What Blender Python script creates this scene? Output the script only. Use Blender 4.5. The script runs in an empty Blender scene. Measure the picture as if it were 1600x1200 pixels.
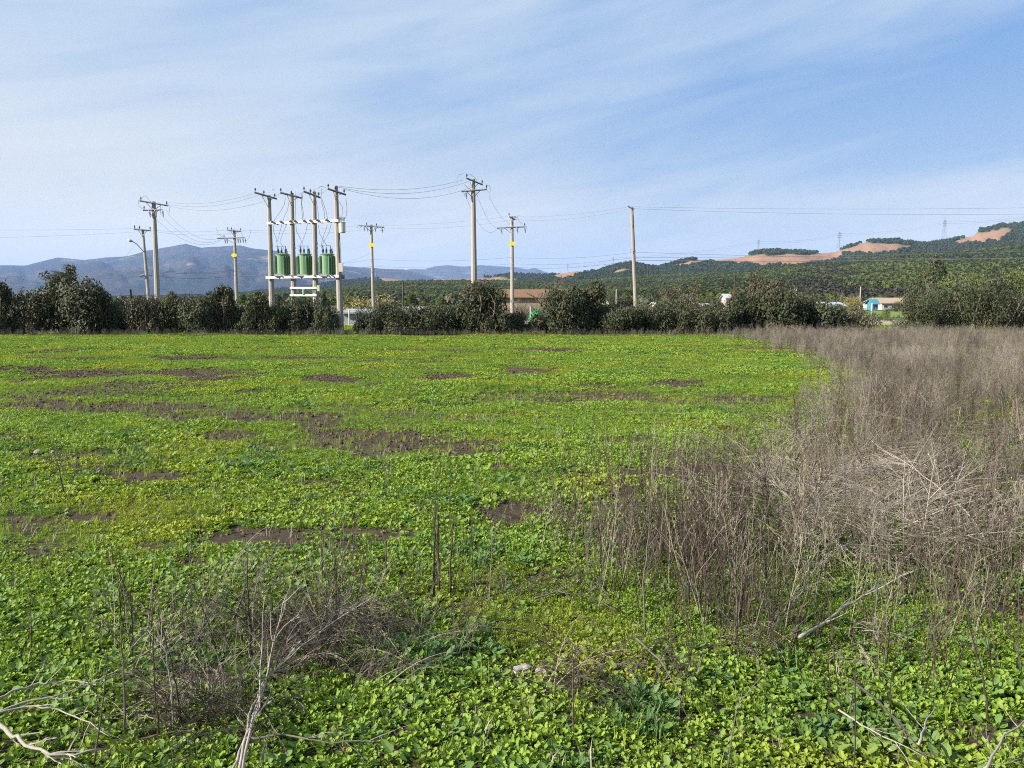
import bpy, math, random
import numpy as np
from mathutils import Vector
R = math.radians
random.seed(7); RNG = np.random.default_rng(7)
sc = bpy.context.scene
COL = sc.collection

# ------------------------------------------------------------------ camera, light, exposure
F = 1209.0; EYE = 2.0; PITCH = math.atan(130/1209)
cam_d = bpy.data.cameras.new('camera'); cam = bpy.data.objects.new('camera', cam_d); COL.objects.link(cam)
cam.location = (0, 0, EYE); cam.rotation_euler = (math.pi/2 - PITCH, 0, 0)
cam_d.sensor_width = 36; cam_d.lens = 36*F/1600; cam_d.clip_start = .05; cam_d.clip_end = 80000
sc.camera = cam
SUN = Vector((-.83, -.30, .50)).normalized()
sd = bpy.data.lights.new('sun', 'SUN'); so = bpy.data.objects.new('sun', sd); COL.objects.link(so)
sd.energy = 4.9; sd.angle = R(.53); sd.color = (1, .93, .82)
so.rotation_euler = SUN.to_track_quat('Z', 'Y').to_euler()
sc.view_settings.view_transform = 'Standard'; sc.view_settings.look = 'None'
sc.view_settings.exposure = 1.45; sc.view_settings.gamma = 1; sc.view_settings.use_curve_mapping = False
sc.render.engine = 'CYCLES'
cy = sc.cycles
cy.max_bounces = 5; cy.diffuse_bounces = 3; cy.transmission_bounces = 4; cy.glossy_bounces = 2; cy.transparent_max_bounces = 6
cy.volume_bounces = 0; cy.filter_width = 1.05; cy.use_denoising = False; cy.denoiser = 'OPENIMAGEDENOISE'; cy.denoising_input_passes = 'RGB_ALBEDO_NORMAL'
cy.sample_clamp_indirect = 4; cy.caustics_reflective = False; cy.caustics_refractive = False

CP, SP = math.cos(PITCH), math.sin(PITCH)
def ray(px, py):
    u = (px-800)/F; v = (600-py)/F
    return Vector((u, CP+v*SP, -SP+v*CP))
def P(px, py, D):                       # the point of the ray through a photograph pixel at forward distance D
    r = ray(px, py); return Vector((0, 0, EYE)) + r*(D/r.y)
def G(px, py):                          # ground point
    r = ray(px, py); p = r*(-EYE/r.z); return Vector((p.x, p.y, 0))

# ------------------------------------------------------------------ node helpers
class NT:
    def __init__(s, nt): s.nt = nt
    def n(s, t, **kw):
        nd = s.nt.nodes.new(t)
        for k, v in kw.items():
            if k.startswith('i_'):
                key = k[2:]; key = int(key) if key.isdigit() else key
                s.set(nd.inputs[key], v)
            else: setattr(nd, k, v)
        return nd
    def set(s, sock, v):
        if isinstance(v, bpy.types.NodeSocket): s.nt.links.new(v, sock)
        elif isinstance(v, bpy.types.Node): s.nt.links.new(v.outputs[0], sock)
        else: sock.default_value = v
    def math(s, op, a, b=0., c=None, clamp=False):
        nd = s.n('ShaderNodeMath', operation=op, use_clamp=clamp); s.set(nd.inputs[0], a); s.set(nd.inputs[1], b)
        if c is not None: s.set(nd.inputs[2], c)
        return nd.outputs[0]
    def mix(s, f, a, b):
        nd = s.n('ShaderNodeMix', data_type='RGBA'); s.set(nd.inputs[0], f)
        s.set(nd.inputs[6], a if not isinstance(a, tuple) else (*a, 1)[:4]); s.set(nd.inputs[7], b if not isinstance(b, tuple) else (*b, 1)[:4])
        return nd.outputs[2]
    def ramp(s, f, lo, hi, smooth=True):
        nd = s.n('ShaderNodeMapRange', interpolation_type='SMOOTHSTEP' if smooth else 'LINEAR'); s.set(nd.inputs[0], f)
        nd.inputs[1].default_value = lo; nd.inputs[2].default_value = hi
        return nd.outputs[0]
    def noise(s, vec, scale, detail=3, rough=.55, dist=0.):
        nd = s.n('ShaderNodeTexNoise'); nd.inputs['Scale'].default_value = scale; nd.inputs['Detail'].default_value = detail
        nd.inputs['Roughness'].default_value = rough; nd.inputs['Distortion'].default_value = dist
        if vec is not None: s.set(nd.inputs['Vector'], vec)
        return nd.outputs[0]
    def dot(s, a, v):
        nd = s.n('ShaderNodeVectorMath', operation='DOT_PRODUCT'); s.set(nd.inputs[0], a); nd.inputs[1].default_value = v
        return nd.outputs['Value']
    def mapv(s, vec, scale=(1, 1, 1), rot=(0, 0, 0)):
        nd = s.n('ShaderNodeMapping'); s.set(nd.inputs[0], vec); nd.inputs['Scale'].default_value = scale; nd.inputs['Rotation'].default_value = rot
        return nd.outputs[0]

# ------------------------------------------------------------------ sky
w = bpy.data.worlds.new("World"); sc.world = w; w.use_nodes = True
t = NT(w.node_tree); t.nt.nodes.clear()
sky = t.n('ShaderNodeTexSky', sky_type='NISHITA', sun_disc=False)
sky.sun_elevation = math.asin(SUN.z); sky.sun_rotation = math.atan2(SUN.x, SUN.y); sky.air_density = 1.2; sky.dust_density = 1.5; sky.ozone_density = 2.0
d = t.n('ShaderNodeTexCoord').outputs['Generated']
z = t.n('ShaderNodeSeparateXYZ', i_0=d).outputs[2]
def plane(p1, p2):
    a = ray(*p1).normalized(); b = ray(*p2).normalized(); n = a.cross(b).normalized()
    return n if n.z > 0 else -n
nb = plane((840, 222), (1600, 78))
warp = t.noise(t.mapv(d, (2.0, 2.0, 5.0)), 1.6, 4, .5)
warp = t.math('MULTIPLY', t.math('SUBTRACT', warp, .5), .12)
sb = t.math('ADD', t.dot(d, tuple(nb)), warp)
right = t.dot(d, tuple(ray(1600, 500).normalized()))
along = t.ramp(right, .78, .98)
band = t.math('MULTIPLY', t.ramp(sb, .085, .0), t.ramp(sb, -.17, -.01))
band = t.math('MULTIPLY', band, along)
ax1 = plane((500, 330), (1600, 130))
q = t.n('ShaderNodeVectorRotate', rotation_type='AXIS_ANGLE'); t.set(q.inputs['Vector'], d)
q.inputs['Axis'].default_value = (0, 1, 0); q.inputs['Angle'].default_value = R(11)
streak = t.noise(t.mapv(q.outputs[0], (1.3, 1.3, 9.0)), 1.9, 5, .48, .5)
fine = t.noise(t.mapv(q.outputs[0], (3.0, 3.0, 30.0)), 3.2, 5, .6, .3)
broad = t.noise(d, 1.7, 3, .5)
thin = t.math('ADD', t.math('MULTIPLY', streak, .88), t.math('MULTIPLY', fine, .12))
# coverage of the thin cirrus veil: thick to the left and low down, broken to the right
cov = t.math('ADD', .70, t.math('MULTIPLY', t.math('SUBTRACT', thin, .5), 2.1))
cov = t.math('ADD', cov, t.math('MULTIPLY', t.math('SUBTRACT', broad, .5), .8))
cov = t.math('SUBTRACT', cov, t.math('MULTIPLY', band, .95))
cov = t.math('ADD', cov, t.math('MULTIPLY', t.ramp(right, .95, .6), .22))
cov = t.math('SUBTRACT', cov, t.math('MULTIPLY', t.ramp(z, .16, .5), .06))
cov = t.math('MAXIMUM', cov, 0.04); cov = t.math('MINIMUM', cov, 1.0)
cloud_hi = (1.98, 2.46, 3.02); cloud_lo = (3.05, 3.12, 2.98)
ccol = t.mix(t.ramp(z, .30, .0), cloud_hi, cloud_lo)
base = t.mix(t.ramp(z, .0, .35), (1.6, 2.10, 2.65), (.52, 1.22, 2.50))
base = t.mix(.06, base, sky.outputs[0])
leftglow = t.math('MULTIPLY', t.ramp(t.dot(d, tuple(ray(-500, 470).normalized())), .70, 1.0), t.ramp(z, .33, .0))
colr = t.mix(cov, base, ccol)
colr = t.mix(t.math('MULTIPLY', leftglow, .9), colr, (3.45, 3.42, 3.12))
colr = t.mix(t.ramp(z, .0, -.04), colr, (1.7, 1.7, 1.6))
bg = t.n('ShaderNodeBackground', i_0=colr); bg.inputs[1].default_value = .10
t.nt.links.new(bg.outputs[0], t.n('ShaderNodeOutputWorld').inputs[0])

# ------------------------------------------------------------------ materials
def mat(name, fn, rough=.8, spec=.3, bump=None, trans=None, metal=0.):
    m = bpy.data.materials.new(name); m.use_nodes = True; m.node_tree.nodes.clear(); t = NT(m.node_tree)
    out = t.n('ShaderNodeOutputMaterial'); b = t.n('ShaderNodeBsdfPrincipled')
    c = fn(t)
    t.set(b.inputs['Base Color'], (*c, 1) if isinstance(c, tuple) else c)
    b.inputs['Roughness'].default_value = rough; b.inputs['Specular IOR Level'].default_value = spec; b.inputs['Metallic'].default_value = metal
    if bump:
        bn = t.n('ShaderNodeBump'); t.set(bn.inputs['Height'], bump[0](t)); bn.inputs['Strength'].default_value = bump[1]; bn.inputs['Distance'].default_value = bump[2]
        t.nt.links.new(bn.outputs[0], b.inputs['Normal'])
    s = b.outputs[0]
    if trans:
        tr = t.n('ShaderNodeBsdfTranslucent')
        tc = t.n('ShaderNodeMix', data_type='RGBA', blend_type='MULTIPLY'); tc.inputs[0].default_value = 1
        t.set(tc.inputs[6], (*c, 1) if isinstance(c, tuple) else c); tc.inputs[7].default_value = (*trans[1], 1)
        t.nt.links.new(tc.outputs[2], tr.inputs[0])
        mx = t.n('ShaderNodeMixShader', i_0=trans[0]); t.nt.links.new(s, mx.inputs[1]); t.nt.links.new(tr.outputs[0], mx.inputs[2]); s = mx.outputs[0]
    t.nt.links.new(s, out.inputs[0]); return m
pos = lambda t: t.n('ShaderNodeNewGeometry').outputs['Position']
objc = lambda t: t.n('ShaderNodeTexCoord').outputs['Object']
rnd = lambda t: t.n('ShaderNodeObjectInfo').outputs['Random']

def leafcol(greens, yellow, dark):
    def f(t):
        a = t.mix(rnd(t), greens[0], greens[1])
        n = t.noise(pos(t), .35, 3); a = t.mix(t.ramp(n, .48, .66), a, yellow)
        n2 = t.noise(pos(t), .9, 2); a = t.mix(t.math('MULTIPLY', t.ramp(n2, .54, .70), .75), a, dark)
        n3 = t.noise(pos(t), 28, 2); a = t.mix(t.math('MULTIPLY', t.ramp(n3, .62, .72), .5), a, yellow)
        return a
    return f
M = {}
M['leaf'] = mat('field_leaf', leafcol([(.140, .230, .028), (.230, .325, .046)], (.265, .305, .034), (.070, .148, .034)), .6, .25, trans=(.32, (1.2, 1.2, .5)))
M['leaf2'] = mat('broad_leaf', leafcol([(.095, .175, .050), (.15, .235, .055)], (.19, .25, .045), (.06, .14, .06)), .62, .2, trans=(.30, (1.3, 1.4, .6)))
M['moss'] = mat('small_herb', leafcol([(.140, .225, .026), (.215, .300, .034)], (.23, .26, .03), (.09, .165, .028)), .6, .25, trans=(.35, (1.2, 1.3, .5)))
M['dryleaf'] = mat('yellowed_leaf', lambda t: t.mix(rnd(t), (.30, .25, .04), (.22, .12, .04)), .7, .2, trans=(.3, (1, 1, .6)))
def drycol(a, b, c):
    def f(t):
        x = t.mix(rnd(t), a, b); n = t.noise(pos(t), .5, 3); x = t.mix(t.ramp(n, .42, .66), x, c)
        return t.mix(t.math('MULTIPLY', t.ramp(t.noise(pos(t), 9, 2), .45, .75), .45), x, a)
    return f
M['dry'] = mat('dry_stalk', drycol((.058, .049, .041), (.135, .115, .095), (.215, .190, .158)), .85, .15)
M['drydark'] = mat('dark_dry_stalk', drycol((.036, .027, .021), (.070, .052, .040), (.11, .085, .066)), .85, .15)
M['straw'] = mat('bleached_straw', drycol((.16, .13, .10), (.23, .195, .155), (.32, .28, .23)), .8, .2)
M['bark'] = mat('bark', lambda t: t.mix(t.noise(objc(t), 6), (.10, .075, .055), (.20, .16, .12)), .9, .1)
def bushcol(a, b, c):
    def f(t):
        x = t.mix(t.noise(pos(t), 7, 1), a, b); x = t.mix(t.ramp(t.noise(pos(t), 1.1, 2), .45, .7), x, c)
        hs = t.n('ShaderNodeHueSaturation', i_Color=x); t.set(hs.inputs['Value'], t.math('ADD', .8, t.math('MULTIPLY', rnd(t), .4))); return hs.outputs[0]
    return f
M['bush'] = mat('evergreen_leaf', bushcol((.020, .032, .014), (.070, .080, .036), (.066, .060, .032)), .62, .25, trans=(.12, (1.2, 1.2, .6)))
M['bushgrey'] = mat('grey_green_leaf', bushcol((.026, .040, .020), (.085, .095, .050), (.050, .060, .032)), .62, .25, trans=(.12, (1.2, 1.2, .6)))
M['bushbrown'] = mat('brownish_leaf', bushcol((.055, .052, .030), (.105, .095, .055), (.120, .098, .066)), .6, .3, trans=(.12, (1.2, 1.1, .7)))
M['bushred'] = mat('reddish_leaf', bushcol((.10, .045, .035), (.16, .085, .06), (.11, .07, .05)), .6, .3)
M['bushlime'] = mat('lime_leaf', bushcol((.060, .082, .022), (.11, .13, .038), (.080, .10, .03)), .6, .3, trans=(.2, (1.2, 1.2, .5)))
M['willow'] = mat('yellow_willow', bushcol((.15, .14, .05), (.26, .22, .075), (.20, .17, .055)), .6, .3)
def forestcol(a, b, c, d):
    def f(t):
        x = t.mix(rnd(t), a, b); x = t.mix(t.ramp(t.noise(pos(t), .0035, 4), .42, .6), x, c)
        return t.mix(t.math('MULTIPLY', t.ramp(t.noise(pos(t), .0055, 4), .52, .62), .9), x, d)
    return f
M['forest'] = mat('pine_forest', forestcol((.046, .066, .024), (.085, .105, .036), (.105, .130, .034), (.064, .058, .040)), .8, .1, trans=(.34, (1.1, 1.15, .7)))
M['forestfar'] = mat('far_pine_forest', forestcol((.028, .042, .022), (.046, .062, .027), (.040, .060, .026), (.040, .042, .030)), .8, .1, trans=(.2, (1.1, 1.1, .7)))

def soil(t):
    p = pos(t); a = t.mix(t.noise(p, 6, 5, .7), (.030, .022, .014), (.078, .060, .042))
    a = t.mix(t.math('MULTIPLY', t.ramp(t.noise(p, .8, 4), .48, .66), .45), a, (.07, .09, .028))
    sp = t.n('ShaderNodeSeparateXYZ', i_0=p); y = sp.outputs[1]
    far = t.ramp(y, 50, 95)
    fc = t.mix(t.ramp(t.noise(p, .012, 3), .40, .6), (.060, .085, .028), (.105, .088, .055))
    fc = t.mix(t.ramp(t.noise(p, .004, 3), .45, .6), fc, (.045, .06, .025))
    return t.mix(far, a, fc)
M['soil'] = mat('soil', soil, .95, .1, bump=(lambda t: t.noise(pos(t), 14, 6, .7), .9, .03))
M['clod'] = mat('soil_clod', lambda t: t.mix(rnd(t), (.036, .024, .016), (.120, .090, .066)), .95, .1)
def hillcol(tree, clear):
    def f(t):
        at = t.n('ShaderNodeAttribute', attribute_name='bare').outputs['Fac']
        p = pos(t)
        c1 = t.mix(t.noise(p, .05, 4), clear, tuple(x*.72 for x in clear))
        wv = t.n('ShaderNodeTexWave', wave_type='BANDS', bands_direction='X', i_Scale=.022, i_Distortion=3.0); t.set(wv.inputs[0], p)
        c1 = t.mix(t.math('MULTIPLY', wv.outputs[1], .6), c1, tuple(x*.6 for x in clear))
        c0 = t.mix(t.noise(p, .03, 4), tree, tuple(x*1.7 for x in tree))
        return t.mix(at, c0, c1)
    return f
M['hill'] = mat('hillside', hillcol((.068, .084, .036), (.30, .180, .115)), .95, .05)
def mtn(t):
    p = pos(t); x = t.mix(t.ramp(t.noise(p, .0016, 5), .4, .62), (.018, .026, .022), (.052, .044, .040))
    x = t.mix(t.ramp(t.noise(t.mapv(p, (1, .4, 5)), .0024, 5), .60, .72), x, (.18, .14, .10))
    return x
M['mountain'] = mat('mountain', mtn, .95, .05, bump=(lambda t: t.noise(pos(t), .004, 7, .65), 1.0, 160))
M['concrete'] = mat('concrete', lambda t: t.mix(t.noise(objc(t), 3.5, 6, .7), (.22, .20, .17), (.36, .33, .285)), .85, .2, bump=(lambda t: t.noise(objc(t), 25), .3, .01))
M['woodpole'] = mat('weathered_wood', lambda t: t.mix(t.noise(t.mapv(objc(t), (6, 6, .6)), 3, 5), (.19, .165, .13), (.33, .295, .24)), .85, .15)
M['steel'] = mat('galvanised_steel', lambda t: t.mix(t.noise(objc(t), 8), (.16, .17, .19), (.26, .27, .29)), .55, .4, metal=.3)
M['insul'] = mat('porcelain_insulator', lambda t: t.mix(rnd(t), (.045, .05, .07), (.075, .075, .10)), .3, .6)
M['wire'] = mat('power_cable', lambda t: t.mix(t.noise(objc(t), 2), (.11, .11, .12), (.18, .18, .20)), .6, .3)
M['whitebeam'] = mat('white_painted_steel', lambda t: t.mix(t.ramp(t.noise(objc(t), 5, 5), .45, .75), (.41, .40, .38), (.29, .28, .255)), .5, .4)
M['green'] = mat('pale_green_enamel', lambda t: t.mix(t.noise(objc(t), 4, 5), (.120, .215, .118), (.155, .270, .148)), .42, .5)
M['dkgreen'] = mat('dark_green_metal', lambda t: t.mix(t.noise(objc(t), 4), (.05, .09, .06), (.08, .13, .08)), .5, .4)
M['cream'] = mat('cream_enclosure', lambda t: t.mix(t.noise(objc(t), 6), (.48, .46, .37), (.56, .54, .44)), .5, .4)
M['yellow'] = mat('yellow_sign', lambda t: t.mix(t.noise(objc(t), 8), (.80, .55, .01), (.88, .64, .03)), .5, .3)
M['poly'] = mat('greenhouse_plastic', lambda t: t.mix(t.noise(objc(t), .8, 3), (.20, .22, .22), (.33, .35, .35)), .35, .5)
M['rust'] = mat('rusty_roof', lambda t: t.mix(t.noise(objc(t), 1.2, 5), (.13, .075, .045), (.22, .135, .085)), .9, .1)
M['beige'] = mat('beige_wall', lambda t: t.mix(t.noise(objc(t), .8, 5), (.24, .185, .13), (.34, .28, .21)), .9, .1)
M['white'] = mat('white_wall', lambda t: t.mix(t.noise(objc(t), 1.5, 4), (.44, .42, .39), (.32, .30, .27)), .8, .2)
M['greyroof'] = mat('grey_metal_roof', lambda t: t.mix(t.noise(objc(t), .6, 4), (.28, .29, .32), (.38, .39, .42)), .4, .5)
M['darkwin'] = mat('dark_opening', lambda t: t.mix(t.noise(objc(t), 2), (.015, .015, .018), (.03, .03, .035)), .3, .5)
M['teal'] = mat('turquoise_paint', lambda t: t.mix(t.noise(objc(t), 1), (.05, .15, .20), (.06, .20, .26)), .5, .4)
M['netgreen'] = mat('green_mesh_cloth', lambda t: t.mix(t.noise(objc(t), 5), (.02, .22, .06), (.03, .32, .09)), .6, .3)
M['road'] = mat('asphalt', lambda t: t.mix(t.noise(pos(t), 3, 5), (.075, .072, .07), (.11, .105, .10)), .9, .2)
M['kerb'] = mat('painted_kerb', lambda t: t.mix(t.noise(pos(t), 1.2, 4), (.52, .43, .20), (.42, .39, .30)), .85, .2)
M['meadow'] = mat('meadow', lambda t: t.mix(t.noise(pos(t), .4, 4), (.10, .17, .035), (.14, .20, .05)), .9, .1)
M['stone'] = mat('pale_stone', lambda t: t.mix(t.noise(objc(t), 14, 5), (.30, .24, .19), (.20, .16, .13)), .85, .2)
M['paper'] = mat('crumpled_white_litter', lambda t: t.mix(t.noise(objc(t), 20, 4), (.34, .32, .29), (.20, .18, .155)), .7, .2)
M['sandbank'] = mat('sandy_bank', lambda t: t.mix(t.noise(pos(t), .15, 5), (.38, .27, .17), (.27, .18, .11)), .95, .05)

# ------------------------------------------------------------------ object helpers
def mesh_np(name, V, Fc, mats):
    V = np.asarray(V, 'f4'); me = bpy.data.meshes.new(name)
    if isinstance(Fc, np.ndarray):
        k = Fc.shape[1]; me.vertices.add(len(V)); me.vertices.foreach_set('co', V.ravel())
        me.loops.add(Fc.size); me.loops.foreach_set('vertex_index', Fc.astype('i4').ravel())
        me.polygons.add(len(Fc)); me.polygons.foreach_set('loop_start', np.arange(0, Fc.size, k, dtype='i4'))
        me.update(calc_edges=True)
    else:
        me.from_pydata([tuple(v) for v in V], [], Fc); me.update()
    for m in (mats if isinstance(mats, (list, tuple)) else [mats]): me.materials.append(m)
    return me
def link(name, me, parent=None, loc=None):
    o = bpy.data.objects.new(name, me); COL.objects.link(o)
    if parent: o.parent = parent
    if loc is not None: o.location = loc
    return o
def thing(name, label, cat, loc=(0, 0, 0), rz=0, group=None):
    o = bpy.data.objects.new(name, None); COL.objects.link(o); o.location = loc; o.rotation_euler = (0, 0, rz); o.empty_display_size = .3
    tag(o, label, cat, group); return o
def tag(o, label, cat, group=None):
    o['label'] = label; o['category'] = cat
    if group: o['group'] = group
    return o
def kind(o, k, label=None):
    o['kind'] = k
    if label: o['label'] = label
    return o
def smooth(me): me.polygons.foreach_set('use_smooth', [True]*len(me.polygons)); return me

class MB:
    """collects boxes, tubes and prisms into one mesh"""
    def __init__(s): s.v = []; s.f = []; s.o = Vector((0, 0, 0))
    def box(s, c, size, rz=0, m=None):
        c = Vector(c) - s.o; sx, sy, sz = (x/2 for x in size); n = len(s.v); ca, sa = math.cos(rz), math.sin(rz)
        for dz in (-sz, sz):
            for dx, dy in ((-sx, -sy), (sx, -sy), (sx, sy), (-sx, sy)):
                s.v.append((c.x+dx*ca-dy*sa, c.y+dx*sa+dy*ca, c.z+dz))
        s.f += [tuple(n+i for i in q) for q in ((3, 2, 1, 0), (4, 5, 6, 7), (0, 1, 5, 4), (1, 2, 6, 5), (2, 3, 7, 6), (3, 0, 4, 7))]
        return s
    def tube(s, pts, rad, sides=6, cap=True):
        pts = [Vector(p)-s.o for p in pts]; k = len(pts)
        rads = rad if isinstance(rad, (list, tuple)) else [rad]*k
        n0 = len(s.v); ref = None
        for i, p in enumerate(pts):
            d = (pts[min(i+1, k-1)]-pts[max(i-1, 0)]); d = d.normalized() if d.length > 1e-9 else Vector((0, 0, 1))
            a = d.cross(Vector((0, 0, 1)) if abs(d.z) < .9 else Vector((0, 1, 0))) if ref is None else (ref - d*ref.dot(d))
            a.normalize(); ref = a; b = d.cross(a)
            for j in range(sides):
                an = 2*math.pi*j/sides; s.v.append(tuple(p+(a*math.cos(an)+b*math.sin(an))*rads[i]))
        for i in range(k-1):
            for j in range(sides):
                a0 = n0+i*sides+j; a1 = n0+i*sides+(j+1) % sides; s.f.append((a0, a1, a1+sides, a0+sides))
        if cap and sides > 2:
            s.f.append(tuple(n0+j for j in reversed(range(sides)))); s.f.append(tuple(n0+(k-1)*sides+j for j in range(sides)))
        return s
    def bar(s, a, b, w, h=None):
        return s.tube([a, b], w/2*1.2, 4)
    def lathe(s, c, prof, sides=12):
        c = Vector(c)-s.o; n0 = len(s.v)
        for r, z in prof:
            for j in range(sides):
                an = 2*math.pi*j/sides; s.v.append((c.x+r*math.cos(an), c.y+r*math.sin(an), c.z+z))
        for i in range(len(prof)-1):
            for j in range(sides):
                a0 = n0+i*sides+j; a1 = n0+i*sides+(j+1) % sides; s.f.append((a0, a1, a1+sides, a0+sides))
        s.f.append(tuple(n0+j for j in reversed(range(sides)))); s.f.append(tuple(n0+(len(prof)-1)*sides+j for j in range(sides)))
        return s
    def poly(s, pts, faces):
        n = len(s.v); s.v += [tuple(Vector(p)-s.o) for p in pts]; s.f += [tuple(n+i for i in f) for f in faces]; return s
    def mesh(s, name, m): return mesh_np(name, s.v, s.f, m)
    def build(s, name, m, parent=None, sm=False):
        me = s.mesh(name, m)
        if sm: smooth(me)
        return link(name, me, parent)

# value noise for geometry
def _hash(ix, iy, seed): 
    h = (ix.astype('i8')*374761393 + iy.astype('i8')*668265263 + seed*974634777) & 0xffffffff
    h = ((h ^ (h >> 13))*1274126177) & 0xffffffff
    return ((h ^ (h >> 16)) & 0xffff)/65535.
def vnoise(x, y, seed=0):
    x = np.asarray(x, float); y = np.asarray(y, float); ix, iy = np.floor(x), np.floor(y); fx, fy = x-ix, y-iy
    fx, fy = fx*fx*(3-2*fx), fy*fy*(3-2*fy)
    a, b, c, d_ = _hash(ix, iy, seed), _hash(ix+1, iy, seed), _hash(ix, iy+1, seed), _hash(ix+1, iy+1, seed)
    return (a*(1-fx)+b*fx)*(1-fy)+(c*(1-fx)+d_*fx)*fy
def fbm(x, y, seed=0, oct=4):
    s = 0; a = .5; tot = 0
    for i in range(oct): s = s+a*vnoise(x*2**i, y*2**i, seed+i*17); tot += a; a *= .5
    return s/tot
def inpoly(x, y, poly):
    r = np.zeros(np.shape(x), bool); n = len(poly); j = n-1
    for i in range(n):
        xi, yi = poly[i]; xj, yj = poly[j]
        c = ((yi > y) != (yj > y)) & (x < (xj-xi)*(y-yi)/((yj-yi) if yj != yi else 1e-9)+xi); r ^= c; j = i
    return r

# ------------------------------------------------------------------ scatter for uncountable stuff
def scatter(name, pts, rots, scls, idx, protos, label, mats=None):
    """one 'stuff' object: proto meshes instanced on points by geometry nodes"""
    n = len(pts); me = bpy.data.meshes.new(name); me.vertices.add(n); me.vertices.foreach_set('co', np.asarray(pts, 'f4').ravel())
    for nm, ty, dat, key in (('rot', 'FLOAT_VECTOR', rots, 'vector'), ('scl', 'FLOAT', scls, 'value'), ('idx', 'INT', idx, 'value')):
        a = me.attributes.new(nm, ty, 'POINT'); a.data.foreach_set(key, np.asarray(dat, 'i4' if ty == 'INT' else 'f4').ravel())
    me.update()
    col = bpy.data.collections.new(name+'_kinds')
    for i, pm in enumerate(protos):
        o = bpy.data.objects.new('%s_kind_%02d' % (name, i), pm); col.objects.link(o)
    ng = bpy.data.node_groups.new(name, 'GeometryNodeTree')
    ng.interface.new_socket('Geometry', in_out='INPUT', socket_type='NodeSocketGeometry'); ng.interface.new_socket('Geometry', in_out='OUTPUT', socket_type='NodeSocketGeometry')
    N = ng.nodes; gi = N.new('NodeGroupInput'); go = N.new('NodeGroupOutput'); ip = N.new('GeometryNodeInstanceOnPoints')
    ci = N.new('GeometryNodeCollectionInfo'); ci.inputs['Collection'].default_value = col; ci.inputs['Separate Children'].default_value = True; ci.inputs['Reset Children'].default_value = True
    L = ng.links.new
    def at(nm, ty):
        a = N.new('GeometryNodeInputNamedAttribute'); a.data_type = ty; a.inputs['Name'].default_value = nm; return a.outputs['Attribute']
    er = N.new('FunctionNodeEulerToRotation'); L(at('rot', 'FLOAT_VECTOR'), er.inputs[0])
    L(gi.outputs[0], ip.inputs['Points']); L(ci.outputs[0], ip.inputs['Instance']); ip.inputs['Pick Instance'].default_value = True
    L(at('idx', 'INT'), ip.inputs['Instance Index']); L(er.outputs[0], ip.inputs['Rotation']); L(at('scl', 'FLOAT'), ip.inputs['Scale']); L(ip.outputs[0], go.inputs[0])
    o = link(name, me); md = o.modifiers.new('scatter', 'NODES'); md.node_group = ng
    kind(o, 'stuff', label); return o

# ------------------------------------------------------------------ ground
def gmask_far(x, y): return np.clip((np.hypot(x, y)-48)/12, 0, 1)
def gz(x, y):
    x = np.asarray(x, float); y = np.asarray(y, float); f = 1-gmask_far(x, y)
    return f*((fbm(x*.22, y*.22, 3, 3)-.5)*.16 + (fbm(x*1.7, y*1.7, 5, 3)-.5)*.055)
n = 520; um = math.asinh(20500/3.)
s = 3*np.sinh(np.linspace(-um, um, n)); X, Y = np.meshgrid(s, s+6); Z = gz(X, Y)
V = np.stack([X.ravel(), Y.ravel(), Z.ravel()], 1)
i = np.arange(n*n).reshape(n, n); Q = np.stack([i[:-1, :-1], i[:-1, 1:], i[1:, 1:], i[1:, :-1]], -1).reshape(-1, 4)
kind(link('ground', smooth(mesh_np('ground', V, Q, M['soil']))), 'structure')

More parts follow.
